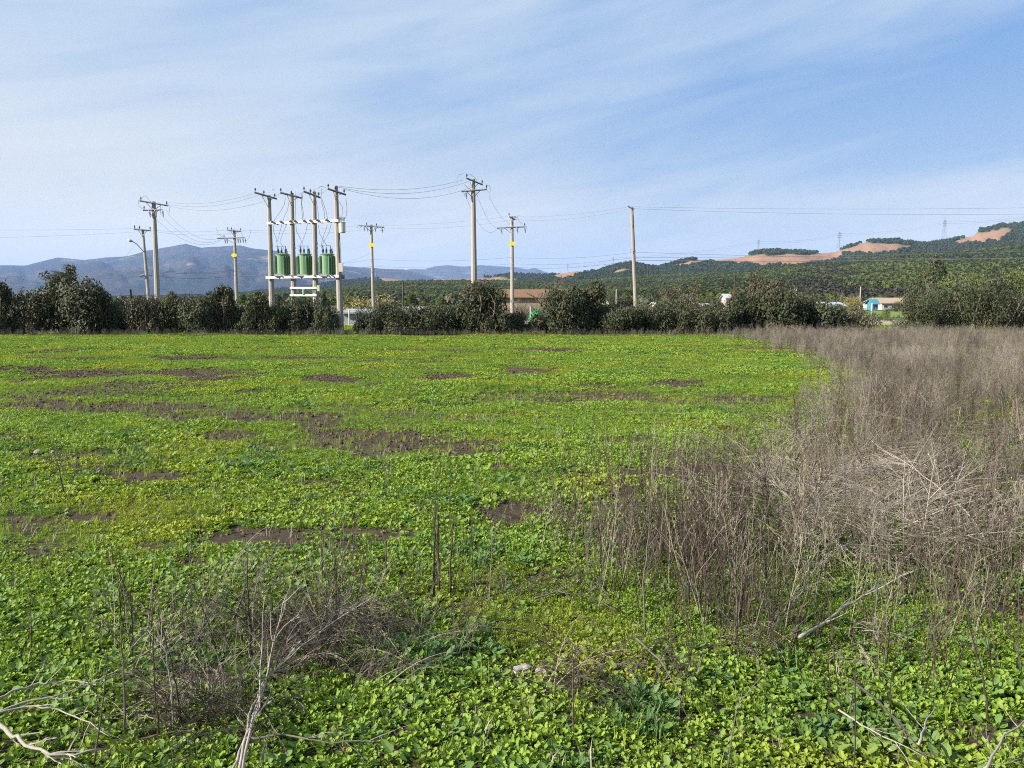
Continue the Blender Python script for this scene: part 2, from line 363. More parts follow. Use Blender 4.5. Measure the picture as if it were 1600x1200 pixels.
# ------------------------------------------------------------------ mountains and hills, each at its own distance
def interp(prof, x): a = np.array(prof, float); return np.interp(x, a[:, 0], a[:, 1])
def ridge(name, prof, D, foot, material, px0, px1, step, rows, dy=0, spur=.10, bare=(), pw=1.25, rough=1.2, seed=1, back=.35):
    pxs = np.arange(px0, px1+step, step, dtype=float); py = interp(prof, pxs) + (fbm(pxs*.035, pxs*0, seed, 4)-.5)*2*rough + dy
    Dv = D(pxs) if callable(D) else np.full_like(pxs, D); Fv = foot(pxs) if callable(foot) else np.full_like(pxs, foot)
    v = (600-py)/F; ux = ((pxs-800)/F)/(CP+v*SP); uz = (-SP+v*CP)/(CP+v*SP)
    H = np.maximum(EYE+uz*Dv, .5)
    sv = np.concatenate([np.linspace(0, 1, rows), np.linspace(1, 1+back, 8)[1:]])
    S, PX = np.meshgrid(sv, pxs, indexing='ij')
    yd = Fv+(Dv-Fv)*S; Hh = np.where(S <= 1, S**pw, 1-((S-1)/back)**1.5)*H
    nz = (fbm(PX*.02+7, S*3.1, seed+5, 5)-.5)*2
    Hh = Hh + H*spur*nz*np.clip(S*3, 0, 1)*np.clip((1-S)*4, 0, 1)
    XX = ux*yd; ZZ = np.where(S == 0, -3, Hh)
    ZZ[-1] = -5
    V = np.stack([XX.ravel(), yd.ravel(), ZZ.ravel()], 1); r, c = S.shape; ii = np.arange(r*c).reshape(r, c)
    Q = np.stack([ii[:-1, :-1], ii[:-1, 1:], ii[1:, 1:], ii[1:, :-1]], -1).reshape(-1, 4)
    me = smooth(mesh_np(name, V, Q, material))
    # clear-cut ground, a fixed attribute of the terrain
    # screen position of every vertex as seen from the survey point, used to place the felled areas
    zz = V[:, 2]-EYE; fy = V[:, 1]*CP - zz*SP; sx = 800+F*V[:, 0]/fy; sy = 600-F*(V[:, 1]*SP+zz*CP)/fy
    b = np.zeros(len(V))
    for poly in bare:
        jit = (fbm(sx*.09, sy*.3, 9, 3)-.5)*6
        b = np.maximum(b, inpoly(sx, sy+jit, poly))
    a = me.attributes.new('bare', 'FLOAT', 'POINT'); a.data.foreach_set('value', b.astype('f4'))
    o = link(name, me); kind(o, 'structure')
    return dict(pxs=pxs, sv=sv, V=V.reshape(r, c, 3), b=b.reshape(r, c), rows=rows)
def forest_points(rd, n, size, s0=.02, s1=1.0, px0=None, px1=None, clump=.0, far_bias=0):
    r, c = rd['b'].shape; R_ = rd['rows']
    js = RNG.random(n*3)**(1+far_bias)*(s1-s0)+s0; cs = RNG.random(n*3)*(c-1)
    if px0 is not None: cs = (np.interp(RNG.uniform(px0, px1, n*3), rd['pxs'], np.arange(c)))
    fr = js*(R_-1); i0 = np.clip(fr.astype(int), 0, R_-2); fi = (fr-i0)[:, None]; j0 = np.clip(cs.astype(int), 0, c-2); fj = (cs-j0)[:, None]
    V = rd['V']; p = (V[i0, j0]*(1-fj)+V[i0, j0+1]*fj)*(1-fi)+(V[i0+1, j0]*(1-fj)+V[i0+1, j0+1]*fj)*fi
    ok = (rd['b'][i0, j0] < .5) & (rd['b'][i0+1, j0+1] < .5)
    if clump: ok &= fbm(p[:, 0]*.012, p[:, 1]*.012, 31, 3) > clump
    p = p[ok][:n]; p[:, 2] = np.maximum(p[:, 2], 0)
    return p, size*(.65+.6*RNG.random(len(p)))

rA = ridge('mountain_range', [(-900, 380), (-500, 395), (-200, 410), (0, 414), (40, 415), (90, 402), (130, 406), (170, 402), (200, 400), (230, 391), (262, 386), (290, 381), (315, 387), (345, 385), (375, 383), (395, 388), (420, 391), (440, 393), (470, 404), (520, 415), (560, 418), (630, 421), (655, 427), (690, 438), (760, 460), (900, 470)],
      11000, 5200, M['mountain'], -900, 760, 3, 90, spur=.24, pw=1.1, rough=.8, seed=4)
rB = ridge('distant_mountains', [(480, 440), (620, 424), (643, 420), (662, 421), (680, 416), (700, 414.5), (725, 417), (750, 414.5), (770, 416), (800, 417), (825, 421), (835, 418.5), (850, 424), (875, 432), (960, 445), (1200, 455)],
      16000, 12500, M['mountain'], 480, 1200, 3, 50, back=.2, spur=.2, rough=.6, seed=8)
rC = ridge('wooded_foothills', [(-600, 466), (0, 466), (100, 465), (200, 463), (300, 461), (380, 457), (430, 451), (470, 449), (510, 441), (560, 436), (600, 432), (640, 437), (700, 434), (740, 433), (770, 431), (800, 426), (830, 427.5), (870, 429), (900, 432), (1000, 440)],
      2900, 1900, M['hill'], -600, 1000, 4, 40, dy=2, spur=.08, bare=[[(590, 436), (640, 434.5), (780, 434.5), (800, 441), (700, 443), (600, 441)], [(800, 436), (822, 440), (820, 446), (770, 443)], [(828, 441), (842, 434), (843, 441), (832, 444)], [(262, 457), (330, 452), (400, 459), (300, 463)]], seed=12)
rD = ridge('far_right_hills', [(780, 445), (845, 431), (870, 426), (900, 421), (935, 421), (955, 414), (975, 409), (992, 409), (1010, 414), (1030, 415), (1060, 407), (1080, 403), (1110, 404), (1150, 400.5), (1165, 397), (1180, 391), (1205, 389), (1240, 390), (1262, 392.5), (1285, 393), (1305, 391), (1330, 382), (1360, 374), (1400, 373), (1430, 377), (1450, 379), (1480, 373), (1520, 366), (1530, 357), (1560, 350), (1600, 348), (1700, 345), (2000, 352), (2300, 370)],
      2300, 1150, M['hill'], 780, 2300, 3.2, 70, dy=3, spur=.09, pw=1.1, rough=.9, seed=20,
      bare=[[(866, 425), (900, 420), (928, 423), (885, 438), (862, 436)], [(945, 428), (978, 420), (988, 424), (958, 430)], [(1040, 418), (1110, 401), (1180, 399), (1250, 398), (1322, 393), (1310, 407), (1250, 416), (1190, 414), (1110, 410)], [(1175, 408), (1215, 408), (1195, 419)],
            [(1312, 393), (1350, 381), (1385, 380), (1435, 385), (1410, 392), (1350, 398)], [(1480, 382), (1525, 364), (1574, 357), (1582, 363), (1562, 376), (1510, 382)], [(1590, 375), (1620, 366), (1640, 374)]])
rE = ridge('wooded_plain', [(350, 470), (400, 467), (430, 462), (480, 457), (540, 450), (600, 442), (660, 440), (740, 439), (800, 440), (850, 441), (900, 440), (960, 436), (1040, 430), (1100, 426), (1180, 424), (1300, 425), (1500, 425)],
      1700, 700, M['hill'], 350, 1500, 5, 50, dy=3.5, spur=.06, pw=1.0, rough=.5, seed=28)
rF = ridge('near_right_hill', [(930, 466), (1000, 452), (1060, 441), (1120, 431), (1200, 420), (1240, 414), (1300, 410), (1360, 404), (1400, 398), (1450, 396), (1500, 393), (1560, 386), (1600, 382), (1700, 372), (1900, 360), (2300, 355)],
      1350, 560, M['hill'], 930, 2300, 5, 60, dy=6, spur=.10, pw=.95, rough=1.2, seed=33, bare=[[(1360, 463), (1372, 456), (1386, 459), (1394, 466), (1372, 466)]])

def crown_proto(name, m, seed, tall=1.0, leaves=70, size=.34):
    """a far tree crown: a rough core wrapped in leafy flakes"""
    rg = np.random.default_rng(seed); k = leaves
    dr = rg.normal(size=(k, 3)); dr /= np.linalg.norm(dr, axis=1)[:, None]
    dr[:, 2] = np.abs(dr[:, 2])*1.1-.15
    rad = .36+.22*rg.random(k); c = dr*rad[:, None]; c[:, 2] = c[:, 2]*tall+.42*tall; c[:, :2] *= (1.15-.55*np.clip(c[:, 2:]/tall, 0, 1))
    a = rg.normal(size=(k, 3)); a /= np.linalg.norm(a, axis=1)[:, None]; b = np.cross(a, dr+rg.normal(size=(k, 3))*.6); b /= np.linalg.norm(b, axis=1)[:, None]; a = np.cross(b, dr+.01)
    sz = size*(.6+.8*rg.random(k))[:, None]/2
    V = np.stack([c-a*sz-b*sz, c+a*sz-b*sz, c+a*sz*.8+b*sz, c-a*sz*.7+b*sz], 1).reshape(-1, 3)
    return mesh_np(name, V, np.arange(k*4).reshape(k, 4), m)
protoN = [crown_proto('tree_crown', M['forest'], s_, tl, 90) for s_, tl in ((1, 1.0), (2, 1.25), (3, .9), (4, 1.45))]
protoF = [crown_proto('far_tree_crown', M['forestfar'], s_+9, tl, 46, .42) for s_, tl in ((1, 1.0), (2, 1.2), (3, .9))]
def forest(name, lst, protos, label):
    P_ = np.concatenate([a for a, b in lst]); S_ = np.concatenate([b for a, b in lst]); n_ = len(P_)
    rot = np.zeros((n_, 3)); rot[:, 2] = RNG.random(n_)*6.28
    scatter(name, P_, rot, S_, RNG.integers(0, len(protos), n_), protos, label)
forest('pine_forest', [forest_points(rF, 56000, 5.4, .0, 1.02, 960, 1760)], protoN, 'green pine plantation covering the near hillside')
forest('plain_woodland', [forest_points(rE, 34000, 5.8, 0, 1.02, 380, 1150)], [crown_proto('plain_crown', M['forest'], s_+40, tl, 60, .38) for s_, tl in ((1, 1.1), (2, 1.4), (3, .9))], 'dark woodland spread over the low plain')
forest('ridge_woodland', [forest_points(rD, 36000, 7.2, .0, 1.01, 800, 1800), forest_points(rC, 26000, 7.6, .0, 1.01, -100, 900)], protoF, 'far woodland on the ridges')

# ------------------------------------------------------------------ leaves and trees in the middle distance
def blob_leaves(seed, blobs, n, leaf, up=.25, flat=0.):
    rg = np.random.default_rng(seed); B = np.array(blobs, float); wgt = B[:, 3]**2; wgt /= wgt.sum(); pick = rg.choice(len(B), n, p=wgt)
    dr = rg.normal(size=(n, 3)); dr /= np.linalg.norm(dr, axis=1)[:, None]
    rad = B[pick, 3]*(1.08-.62*rg.random(n)**1.8+(rg.random(n) < .10)*rg.random(n)*.45); c = B[pick, :3]+dr*rad[:, None]*np.array([1, 1, .9])
    c[:, 2] = np.maximum(c[:, 2], rg.random(n)*.25)
    nrm = dr*.8+rg.normal(size=(n, 3))*.7+np.array([0, 0, up]); nrm /= np.linalg.norm(nrm, axis=1)[:, None]
    a = np.cross(nrm, rg.normal(size=(n, 3))); a /= np.linalg.norm(a, axis=1)[:, None]; b = np.cross(nrm, a)
    L = (leaf*(.6+.8*rg.random(n)))[:, None]; W = L*.42
    V = np.stack([c-a*L, c-b*W, c+a*L, c+b*W], 1).reshape(-1, 3)
    return V, np.arange(n*4).reshape(n, 4)
def stems_mb(seed, h, spread, k=5, r=.05):
    rg = random.Random(seed); mb = MB()
    for _ in range(k):
        a = rg.random()*6.28; p = Vector((rg.uniform(-.25, .25)*spread, rg.uniform(-.25, .25)*spread, -.05)); pts = [p.copy()]
        for j in range(5):
            p = p+Vector((math.cos(a)*spread*.12+rg.uniform(-.05, .05), math.sin(a)*spread*.12+rg.uniform(-.05, .05), h/5.2)); pts.append(p.copy())
        mb.tube(pts, [r*(1-j/6.5) for j in range(6)], 5)
        for j in (2, 3, 4):
            q = pts[j]; e = q+Vector((rg.uniform(-1, 1)*spread*.35, rg.uniform(-1, 1)*spread*.35, h*rg.uniform(.08, .25))); mb.tube([q, (q+e)/2+Vector((0, 0, .05)), e], [r*.45, r*.3, r*.12], 4)
    return mb
# unit shrubs: about 2 m wide, 1 m-high profile scaled on placing
def shrub_blobs(seed, shape):
    rg = random.Random(seed); B = []
    if shape == 'mound':
        for _ in range(9):
            x = rg.uniform(-.95, .95); B.append((x, rg.uniform(-.4, .4), rg.uniform(.08, .2), .24))
        for _ in range(13):
            x = rg.uniform(-.8, .8); B.append((x, rg.uniform(-.5, .5), rg.uniform(.18, .74-.25*abs(x)), rg.uniform(.22, .36)))
    elif shape == 'tall':
        for k in range(15):
            zz = rg.random()**.9; sp = .62*(1-zz)**.6; B.append((rg.uniform(-sp, sp), rg.uniform(-sp, sp), .15+zz*.78, rg.uniform(.14, .28)*(1.15-zz*.5)))
    elif shape == 'round':
        for _ in range(15):
            a = rg.random()*6.28; r_ = rg.random()**.5*.55; zz = rg.uniform(.2, .75); B.append((math.cos(a)*r_, math.sin(a)*r_, zz, rg.uniform(.22, .33)))
    for _ in range(6): B.append((rg.uniform(-.8, .8), rg.uniform(-.3, .3), rg.uniform(.08, .22), .22))
    return B
SH = {}
def shrub_mesh(shape, seed, m, n=3600, leaf=.040):
    k = (shape, seed, m, n)
    if k not in SH:
        V, Q = blob_leaves(seed, shrub_blobs(seed, shape), n, leaf)
        SH[k] = (mesh_np('foliage', V, Q, M[m]), stems_mb(seed, .8, .9, 5, .022).mesh('stems', M['bark']))
    return SH[k]
def shrub(px, top, wpx, D, shape, seed, m, label, name='hedge_shrub', cat='shrub', group='shrubs of the hedgerow', n=3600, leaf=.040, dep=None):
    b = P(px, 470, D); tp = P(px, top, D); h = tp.z; wd = wpx/F*D
    o = thing(name, label, cat, (b.x, D, 0), random.random()*.8-.4, group)
    f_, s_ = shrub_mesh(shape, seed, m, n, leaf)
    sx = wd/2.0*1.05; sz = h*(1.16 if shape == 'mound' else 1.04); sy = dep or min(max(sx, .9), 1.6)
    for nm, me in (('foliage', f_), ('stems', s_)):
        c = link(nm, me, o); c.scale = (sx, sy, sz)
    return o
def bare_tree(px, top, wpx, D, seed, m, label, name='bare_tree', group='leafless trees beyond the hedge', twigs=1.0, leafm=None, nleaf=0):
    rg = random.Random(seed); b = P(px, 470, D); h = P(px, top, D).z; wd = wpx/F*D/2
    o = thing(name, label, 'tree', (b.x, D, 0), 0, group); tr = MB(); cr = MB(); tips = []
    def grow(mb, p, d, L, r, lev):
        pts = [p]; q = p
        for j in range(3):
            d = (d+Vector((rg.uniform(-.22, .22), rg.uniform(-.22, .22), rg.uniform(-.05, .16)))).normalized(); q = q+d*L/3; pts.append(q)
        mb.tube(pts, [r, r*.85, r*.7, r*.5], 5 if lev < 2 else 3, cap=False); tips.append(q)
        if lev < 4:
            for _ in range(rg.randint(3, 4)):
                a = rg.random()*6.28; k = rg.uniform(.35, .95); nd = (d+Vector((math.cos(a)*k, math.sin(a)*k, rg.uniform(-.1, .4)))).normalized()
                grow(cr, pts[rg.choice((1, 2, 3))], nd, L*rg.uniform(.55, .78), r*.5, lev+1)
    grow(tr, Vector((0, 0, -.1)), Vector((0, 0, 1)), h*.33, h*.022, 0)
    zs = max(v[2] for v in cr.v); k = h/zs; xs = max(abs(v[0]) for v in cr.v); kx = wd/xs
    for mb, nm in ((tr, 'trunk'), (cr, 'crown')):
        mb.v = [(v[0]*kx, v[1]*kx, v[2]*k) for v in mb.v]; mb.build(nm, M[m], o)
    if leafm:
        T = np.array([tuple(t_) for t_ in tips])*np.array([kx, kx, k]); T = T[np.argsort(T[:, 2])][len(T)//4:]
        bl = np.concatenate([T, np.full((len(T), 1), h*.07)], 1); V, Q = blob_leaves(seed, bl, nleaf, h*.018)
        link('foliage', mesh_np('foliage', V, Q, M[leafm]), o)
    return o

# hedgerow, shrub by shrub from west to east
HD = 46.2
hedge = [
 (2, 444, 56, 'tall', 1, 'bush', 'dark evergreen shrub cut by the left edge of the picture'),
 (36, 462, 44, 'mound', 2, 'bushbrown', 'thin low brownish shrub between the edge shrub and the big peaked one'),
 (70, 448, 66, 'round', 3, 'bush', 'dark bush leaning against the west side of the tallest left tree'),
 (120, 437, 92, 'round', 4, 'bush', 'broad dark bush below and east of the tallest left tree'),
 (156, 449, 50, 'tall', 5, 'bush', 'slim pointed dark bush a little east of the tallest left tree'),
 (190, 476, 60, 'mound', 6, 'bushgrey', 'low olive bush left of the short dark post'),
 (222, 462, 46, 'round', 7, 'bushbrown', 'brown twiggy bush around the foot of the leaning lamp pole'),
 (246, 470, 44, 'mound', 8, 'bush', 'dark bush round the base of the tall pole beside the lamp pole'),
 (274, 456, 52, 'tall', 9, 'bush', 'pointed dark bush just east of the pole pair at the left'),
 (308, 459, 50, 'round', 2, 'bushgrey', 'grey green bush midway between the left pole pair and the yellow-signed pole'),
 (347, 448, 50, 'tall', 3, 'bush', 'pointed dark bush just left of the first yellow-signed pole'),
 (378, 468, 48, 'mound', 4, 'bushgrey', 'grey green bush at the base of the first yellow-signed pole'),
 (404, 456, 44, 'tall', 5, 'bush', 'dark bush immediately left of the transformer platform'),
 (432, 476, 44, 'mound', 6, 'bush', 'low dark bush under the first transformer'),
 (470, 463, 54, 'round', 7, 'bushgrey', 'rounded bush under the middle transformer and meter beams'),
 (506, 458, 28, 'tall', 8, 'bushgrey', 'narrow olive bush under the third transformer'),
 (582, 484, 40, 'mound', 9, 'bushgrey', 'low bush right of the gap beside the last transformer pole'),
 (600, 473, 56, 'round', 1, 'bush', 'dark bush at the foot of the second yellow-signed pole'),
 (640, 479, 54, 'mound', 3, 'bush', 'low dark bush east of the second yellow-signed pole'),
 (678, 477, 50, 'mound', 5, 'bushgrey', 'olive bush left of the small bright green sprig'),
 (712, 478, 46, 'round', 4, 'bush', 'dark bush left of the tall central pole'),
 (752, 440, 74, 'round', 7, 'bush', 'tall pointed dark bush right of the tall central pole'),
 (786, 482, 52, 'mound', 2, 'bushgrey', 'low bush at the foot of the third yellow-signed pole'),
 (850, 492, 42, 'mound', 8, 'bushgrey', 'small bush right of the gap with the white post'),
 (880, 449, 66, 'round', 6, 'bush', 'left half of the tallest evergreen clump in the middle of the hedge'),
 (907, 436, 80, 'round', 9, 'bush', 'tallest round-topped evergreen of the hedge centre'),
 (948, 476, 46, 'mound', 1, 'bushgrey', 'low bush just right of the tallest evergreen'),
 (978, 476, 52, 'round', 3, 'bush', 'dark bush at the foot of the pale wooden pole'),
 (1016, 474, 50, 'mound', 5, 'bush', 'low dark bush right of the pale wooden pole'),
 (1052, 473, 52, 'mound', 7, 'bushgrey', 'grey green bush below the two leafless trees'),
 (1092, 474, 52, 'mound', 9, 'bush', 'dark bush in front of the long white greenhouses'),
 (1130, 467, 52, 'round', 2, 'bush', 'dark bush below the red-brown tree'),
 (1168, 456, 56, 'round', 4, 'bush', 'dark bush left of the big brownish tree'),
 (1222, 450, 66, 'round', 6, 'bush', 'dark bush right below the big brownish tree'),
 (1268, 468, 60, 'mound', 8, 'bushgrey', 'olive bush in front of the grey-roofed shed'),
 (1306, 477, 54, 'mound', 1, 'bushgrey', 'olive bush with dry stems near the eastern gap'),
 (1338, 482, 40, 'mound', 3, 'bushbrown', 'last small brownish bush before the eastern gap'),
]
for k, (px, top, wp, shp, sd_, m, lab) in enumerate(hedge):
    shrub(px, top, wp*1.5, HD+(k % 3)*.5-.3, shp, sd_, m, lab, n=8200, leaf=.039)
    # a lower skirt shrub of the same hedge belongs to the same root line
for px, top, wp, shp, sd_, m, lab in (
    (206, 472, 60, 'mound', 3, 'bush', 'dark low bush right behind the short dark wooden post'), (290, 464, 56, 'mound', 5, 'bush', 'dark bush filling the hedge east of the left pole pair'),
    (328, 464, 56, 'round', 6, 'bushgrey', 'grey green bush filling the hedge west of the first yellow-signed pole'), (448, 474, 50, 'mound', 2, 'bushgrey', 'low bush between the first two platform poles'),
    (488, 474, 50, 'mound', 8, 'bush', 'low dark bush at the third platform pole'), (662, 478, 60, 'mound', 7, 'bush', 'dark bush behind the low part of the hedge left of the green sprig'),
    (695, 474, 56, 'round', 2, 'bushgrey', 'grey green bush behind the bright green sprig'), (962, 470, 56, 'round', 4, 'bushgrey', 'grey green bush behind the hedge just left of the pale wooden pole'),
    (998, 470, 56, 'mound', 9, 'bush', 'dark bush behind the hedge just right of the pale wooden pole'), (1034, 470, 56, 'round', 1, 'bushgrey', 'grey green bush in front of the small white cottage'),
    (1072, 468, 60, 'mound', 6, 'bushbrown', 'olive brown bush between the two nearly leafless trees'), (1110, 470, 56, 'round', 8, 'bush', 'dark bush in front of the straw-roofed outbuilding'),
    (1248, 462, 60, 'round', 3, 'bushgrey', 'grey green bush just east of the big brownish tree'), (1290, 475, 60, 'mound', 4, 'bush', 'dark bush below the grey-roofed shed')):
    shrub(px, top, wp*1.5, 47.6, shp, sd_, m, lab, n=8200, leaf=.039)
o = bare_tree(98, 417, 66, 47.2, 5, 'bark', 'tallest tree of the left hedge with reddish sparse top', 'hedge_tree', None, leafm='bush', nleaf=5200)
bare_tree(34, 449, 26, 47.5, 15, 'bark', 'small sparse leafy sapling near the left edge', 'sapling', None, leafm='bushbrown', nleaf=260)
bare_tree(238, 458, 30, 46.6, 16, 'bark', 'twiggy brown sapling between the lamp pole and the tall pole', 'sapling', None, leafm='bushbrown', nleaf=700)
bare_tree(1198, 431, 82, 47.4, 8, 'bark', 'big brownish tree with thinning crown above the right hedge', 'hedge_tree', None, leafm='bushbrown', nleaf=6500)
bare_tree(1133, 457, 50, 60, 9, 'bark', 'small red-brown tree in front of the white house', 'hedge_tree', None, leafm='bushred', nleaf=2600)
bare_tree(1046, 438, 46, 58, 10, 'bark', 'nearly leafless tree right of the pale wooden pole', leafm='bushbrown', nleaf=1500)
bare_tree(1082, 440, 42, 60, 11, 'bark', 'nearly leafless tree in front of the greenhouse row', leafm='bushbrown', nleaf=1500)
bare_tree(858, 424, 78, 60, 12, 'bark', 'wide leafless tree in front of the rust-roofed shed, left of the tallest evergreen')
bare_tree(815, 462, 50, 62, 13, 'bark', 'low arching leafless tree behind the third yellow-signed pole')
bare_tree(752, 428, 24, 47.4, 14, 'bark', 'sparse leafy top rising from the tall bush by the central pole', 'sapling', None, leafm='bushbrown', nleaf=260)
shrub(760, 451, 34, 47.6, 'tall', 5, 'bushbrown', 'olive brown bush tip behind the tall pointed bush by the central pole', n=1500)
shrub(620, 474, 30, 49, 'mound', 2, 'bushbrown', 'brown bush behind the hedge near the second yellow-signed pole', n=1500)
shrub(715, 472, 16, 47, 'tall', 2, 'netgreen', 'bright green young sprig standing in the hedge left of the central pole', 'sprig', 'shrub', None, n=900)
# eastern trees beyond the gap
east = [(1432, 452, 62, 49, 'round', 4, 'bush', 'dark tree at the right side of the eastern gap'),
        (1470, 444, 74, 51, 'round', 5, 'bushgrey', 'leafy tree second from the eastern gap'),
        (1516, 436, 84, 50, 'round', 6, 'bush', 'dark leafy tree third from the eastern gap'),
        (1566, 446, 78, 49, 'round', 7, 'bush', 'dark leafy tree near the right edge'),
        (1612, 440, 84, 50, 'round', 8, 'bushgrey', 'leafy tree cut by the right edge of the picture'),
        (1680, 436, 90, 50, 'round', 9, 'bush', 'leafy tree just outside the right edge'),
        (1458, 404, 80, 130, 'tall', 3, 'bush', 'tall dark tree rising behind the eastern trees'),
        (1500, 424, 76, 110, 'round', 2, 'bushlime', 'yellowish green tree behind the eastern trees'),
        (1545, 418, 90, 120, 'round', 9, 'bushgrey', 'grey green tree high behind the right-hand trees'),
        (1598, 412, 90, 120, 'round', 1, 'bushlime', 'lime green tree behind the right edge trees')]
for px, top, wp, D, shp, sd_, m, lab in east:
    shrub(px, top, wp*1.2, D, shp, sd_, m, lab, 'leafy_tree', 'tree', 'leafy trees right of the gap', n=5600, leaf=.030, dep=wp*1.2/F*D/2)
# middle-distance trees
mid = [(582, 460, 84, 110, 'mound', 4, 'willow', 'yellow green willow thicket behind the second yellow-signed pole', 'willow'),
       (552, 463, 50, 118, 'round', 5, 'bushlime', 'green willow right behind the last transformer pole', 'willow'),
       (1330, 462, 46, 150, 'round', 6, 'willow', 'yellow autumn bush right of the grey-roofed shed', 'autumn_bush'),
       (1025, 447, 22, 160, 'tall', 7, 'bush', 'small dark conical tree behind the leafless trees', 'cypress_tree'),
       (1105, 455, 20, 170, 'tall', 8, 'bushlime', 'small pale green tree above the white greenhouses', 'pale_tree'),
       (1402, 470, 26, 140, 'round', 1, 'bush', 'round dark green bush right of the turquoise house', 'round_bush'),
       (1385, 482, 22, 70, 'tall', 3, 'bushlime', 'yellow green sapling leaning in the eastern gap', 'sapling'),
       (1240, 452, 60, 190, 'round', 3, 'bushgrey', 'grey green tree above the grey-roofed shed', 'far_tree'),
       (1280, 456, 60, 200, 'mound', 9, 'bushgrey', 'low grey green tree left of the yellow autumn bush', 'far_tree'),
       (918, 458, 56, 140, 'round', 2, 'bush', 'dark tree behind the left side of the pale wooden pole', 'far_tree'),
       (960, 455, 46, 150, 'round', 5, 'bushgrey', 'grey tree left of the pale wooden pole', 'far_tree')]
for px, top, wp, D, shp, sd_, m, lab, nm in mid:
    shrub(px, top, wp*1.15, D, shp, sd_, m, lab, nm, 'tree' if 'tree' in nm or 'willow' in nm else 'bush', None, n=3000, leaf=.034, dep=wp/F*D/2)
k = 2600; bp = np.stack([RNG.uniform(-1, 1, k), RNG.uniform(170, 640, k), np.zeros(k)], 1); bp[:, 0] *= bp[:, 1]*.85
keep = (fbm(bp[:, 0]*.02, bp[:, 1]*.02, 77, 3) > .47) & ~((np.abs(bp[:, 0]-bp[:, 1]*.465) < bp[:, 1]*.05) & (bp[:, 1] < 260)); bp = bp[keep]
rr = np.zeros((len(bp), 3)); rr[:, 2] = RNG.random(len(bp))*6
scatter('valley_woodland', bp, rr, (3.0+2.4*RNG.random(len(bp)))*np.where(bp[:, 0] < -.1*bp[:, 1], .8, 1), RNG.integers(0, 4, len(bp)), [crown_proto('valley_crown', M[m_], s_+60, .9, 420, .13) for m_, s_ in (('forest', 1), ('bushgrey', 2), ('bushbrown', 3), ('forest', 4))], 'belts of trees across the valley floor')

# ------------------------------------------------------------------ buildings, road and things behind the hedge
def sheet(name, x0, x1, y0, y1, z, m, kd='structure'):
    mb = MB().poly([(x0, y0, z), (x1, y0, z), (x1, y1, z), (x0, y1, z)], [(0, 1, 2, 3)]); o = mb.build(name, m); kind(o, kd); return o
sheet('road', -400, 400, 60.5, 68, .03, M['road'])
kb = MB().box((0, 60.2, .06), (800, .3, .22)).build('kerb', M['kerb']); kind(kb, 'structure')
kb = MB().box((0, 68.3, .06), (800, .3, .22)).build('kerb', M['kerb']); kind(kb, 'structure')
sheet('green_meadow', 40, 85, 92, 150, .04, M['meadow'])
def gable(px0, px1, pyE, pyR, D, depth, wallm, roofm, label, name, cat='building', wins=0, door=False, group=None, rz=0):
    a = P(px0, pyE, D); b = P(px1, pyE, D); hE = a.z; hR = P(px0, pyR, D+depth/2).z; wd = (b-a).x; cx = (a.x+b.x)/2
    o = thing(name, label, cat, (cx, D, 0), rz, group)
    MB().box((0, depth/2, hE/2-.1), (wd, depth, hE+.2)).build('wall', wallm, o)
    rf = MB(); e = .35; th = .12; z0 = hE+.003
    for sgn in (0, 1):
        y0 = -e if sgn == 0 else depth+e; ym = depth/2
        pts = [(-wd/2-e, y0, z0-.05), (wd/2+e, y0, z0-.05), (wd/2+e, ym, hR), (-wd/2-e, ym, hR), (-wd/2-e, y0, z0-.05+th), (wd/2+e, y0, z0-.05+th), (wd/2+e, ym, hR+th), (-wd/2-e, ym, hR+th)]
        r_ = MB().poly(pts, [(0, 1, 2, 3), (4, 5, 6, 7), (0, 1, 5, 4), (1, 2, 6, 5), (3, 0, 4, 7), (2, 3, 7, 6)]).build('roof_slope', roofm, o)
    for sx in (-wd/2+.01, wd/2-.11):
        gb = MB().poly([(sx, 0, hE), (sx, depth, hE), (sx, depth/2, hR), (sx+.1, 0, hE), (sx+.1, depth, hE), (sx+.1, depth/2, hR)], [(0, 1, 2), (5, 4, 3), (0, 3, 4, 1), (1, 4, 5, 2), (2, 5, 3, 0)])
        gb.build('gable_end', wallm, o)
    for k in range(wins):
        x = -wd/2+wd*(k+.5)/wins
        f_ = MB().box((x, -.02, hE*.55), (min(1.3, wd/wins*.5), .08, hE*.36)).build('window', M['whitebeam'], o)
        MB().box((x, -.05, hE*.55), (min(1.1, wd/wins*.42), .06, hE*.28)).build('pane', M['darkwin'], f_)
    if door: MB().box((wd*.28, -.03, hE*.38), (min(2.5, wd*.2), .1, hE*.76)).build('door', M['darkwin'], o)
    return o
o = gable(782, 900, 465, 453.5, 88, 14, M['beige'], M['rust'], 'long low shed with rust brown roof and beige wall behind the hedge', 'farm_shed', wins=0, door=True)
gable(538, 574, 489, 484.5, 66, 6, M['poly'], M['poly'], 'white plastic greenhouse roof in the gap beside the last transformer pole', 'greenhouse', 'greenhouse')
gable(616, 652, 485, 481, 80, 6, M['poly'], M['poly'], 'small white plastic greenhouse behind the second yellow-signed pole', 'greenhouse', 'greenhouse')
gable(1074, 1112, 479, 475, 125, 5, M['poly'], M['poly'], 'long white greenhouse behind the leafless trees', 'greenhouse', 'greenhouse')
gable(1114, 1128, 479, 475, 120, 4, M['white'], M['beige'], 'low white outbuilding with a straw coloured roof', 'outbuilding', wins=2)
gable(1134, 1141, 466, 460, 150, 3, M['white'], M['greyroof'], 'white house peeping above the red-brown tree', 'white_house', wins=2)
gable(1024, 1034, 476, 473, 150, 4, M['white'], M['white'], 'small white cottage right of the pale wooden pole', 'white_cottage', wins=2)
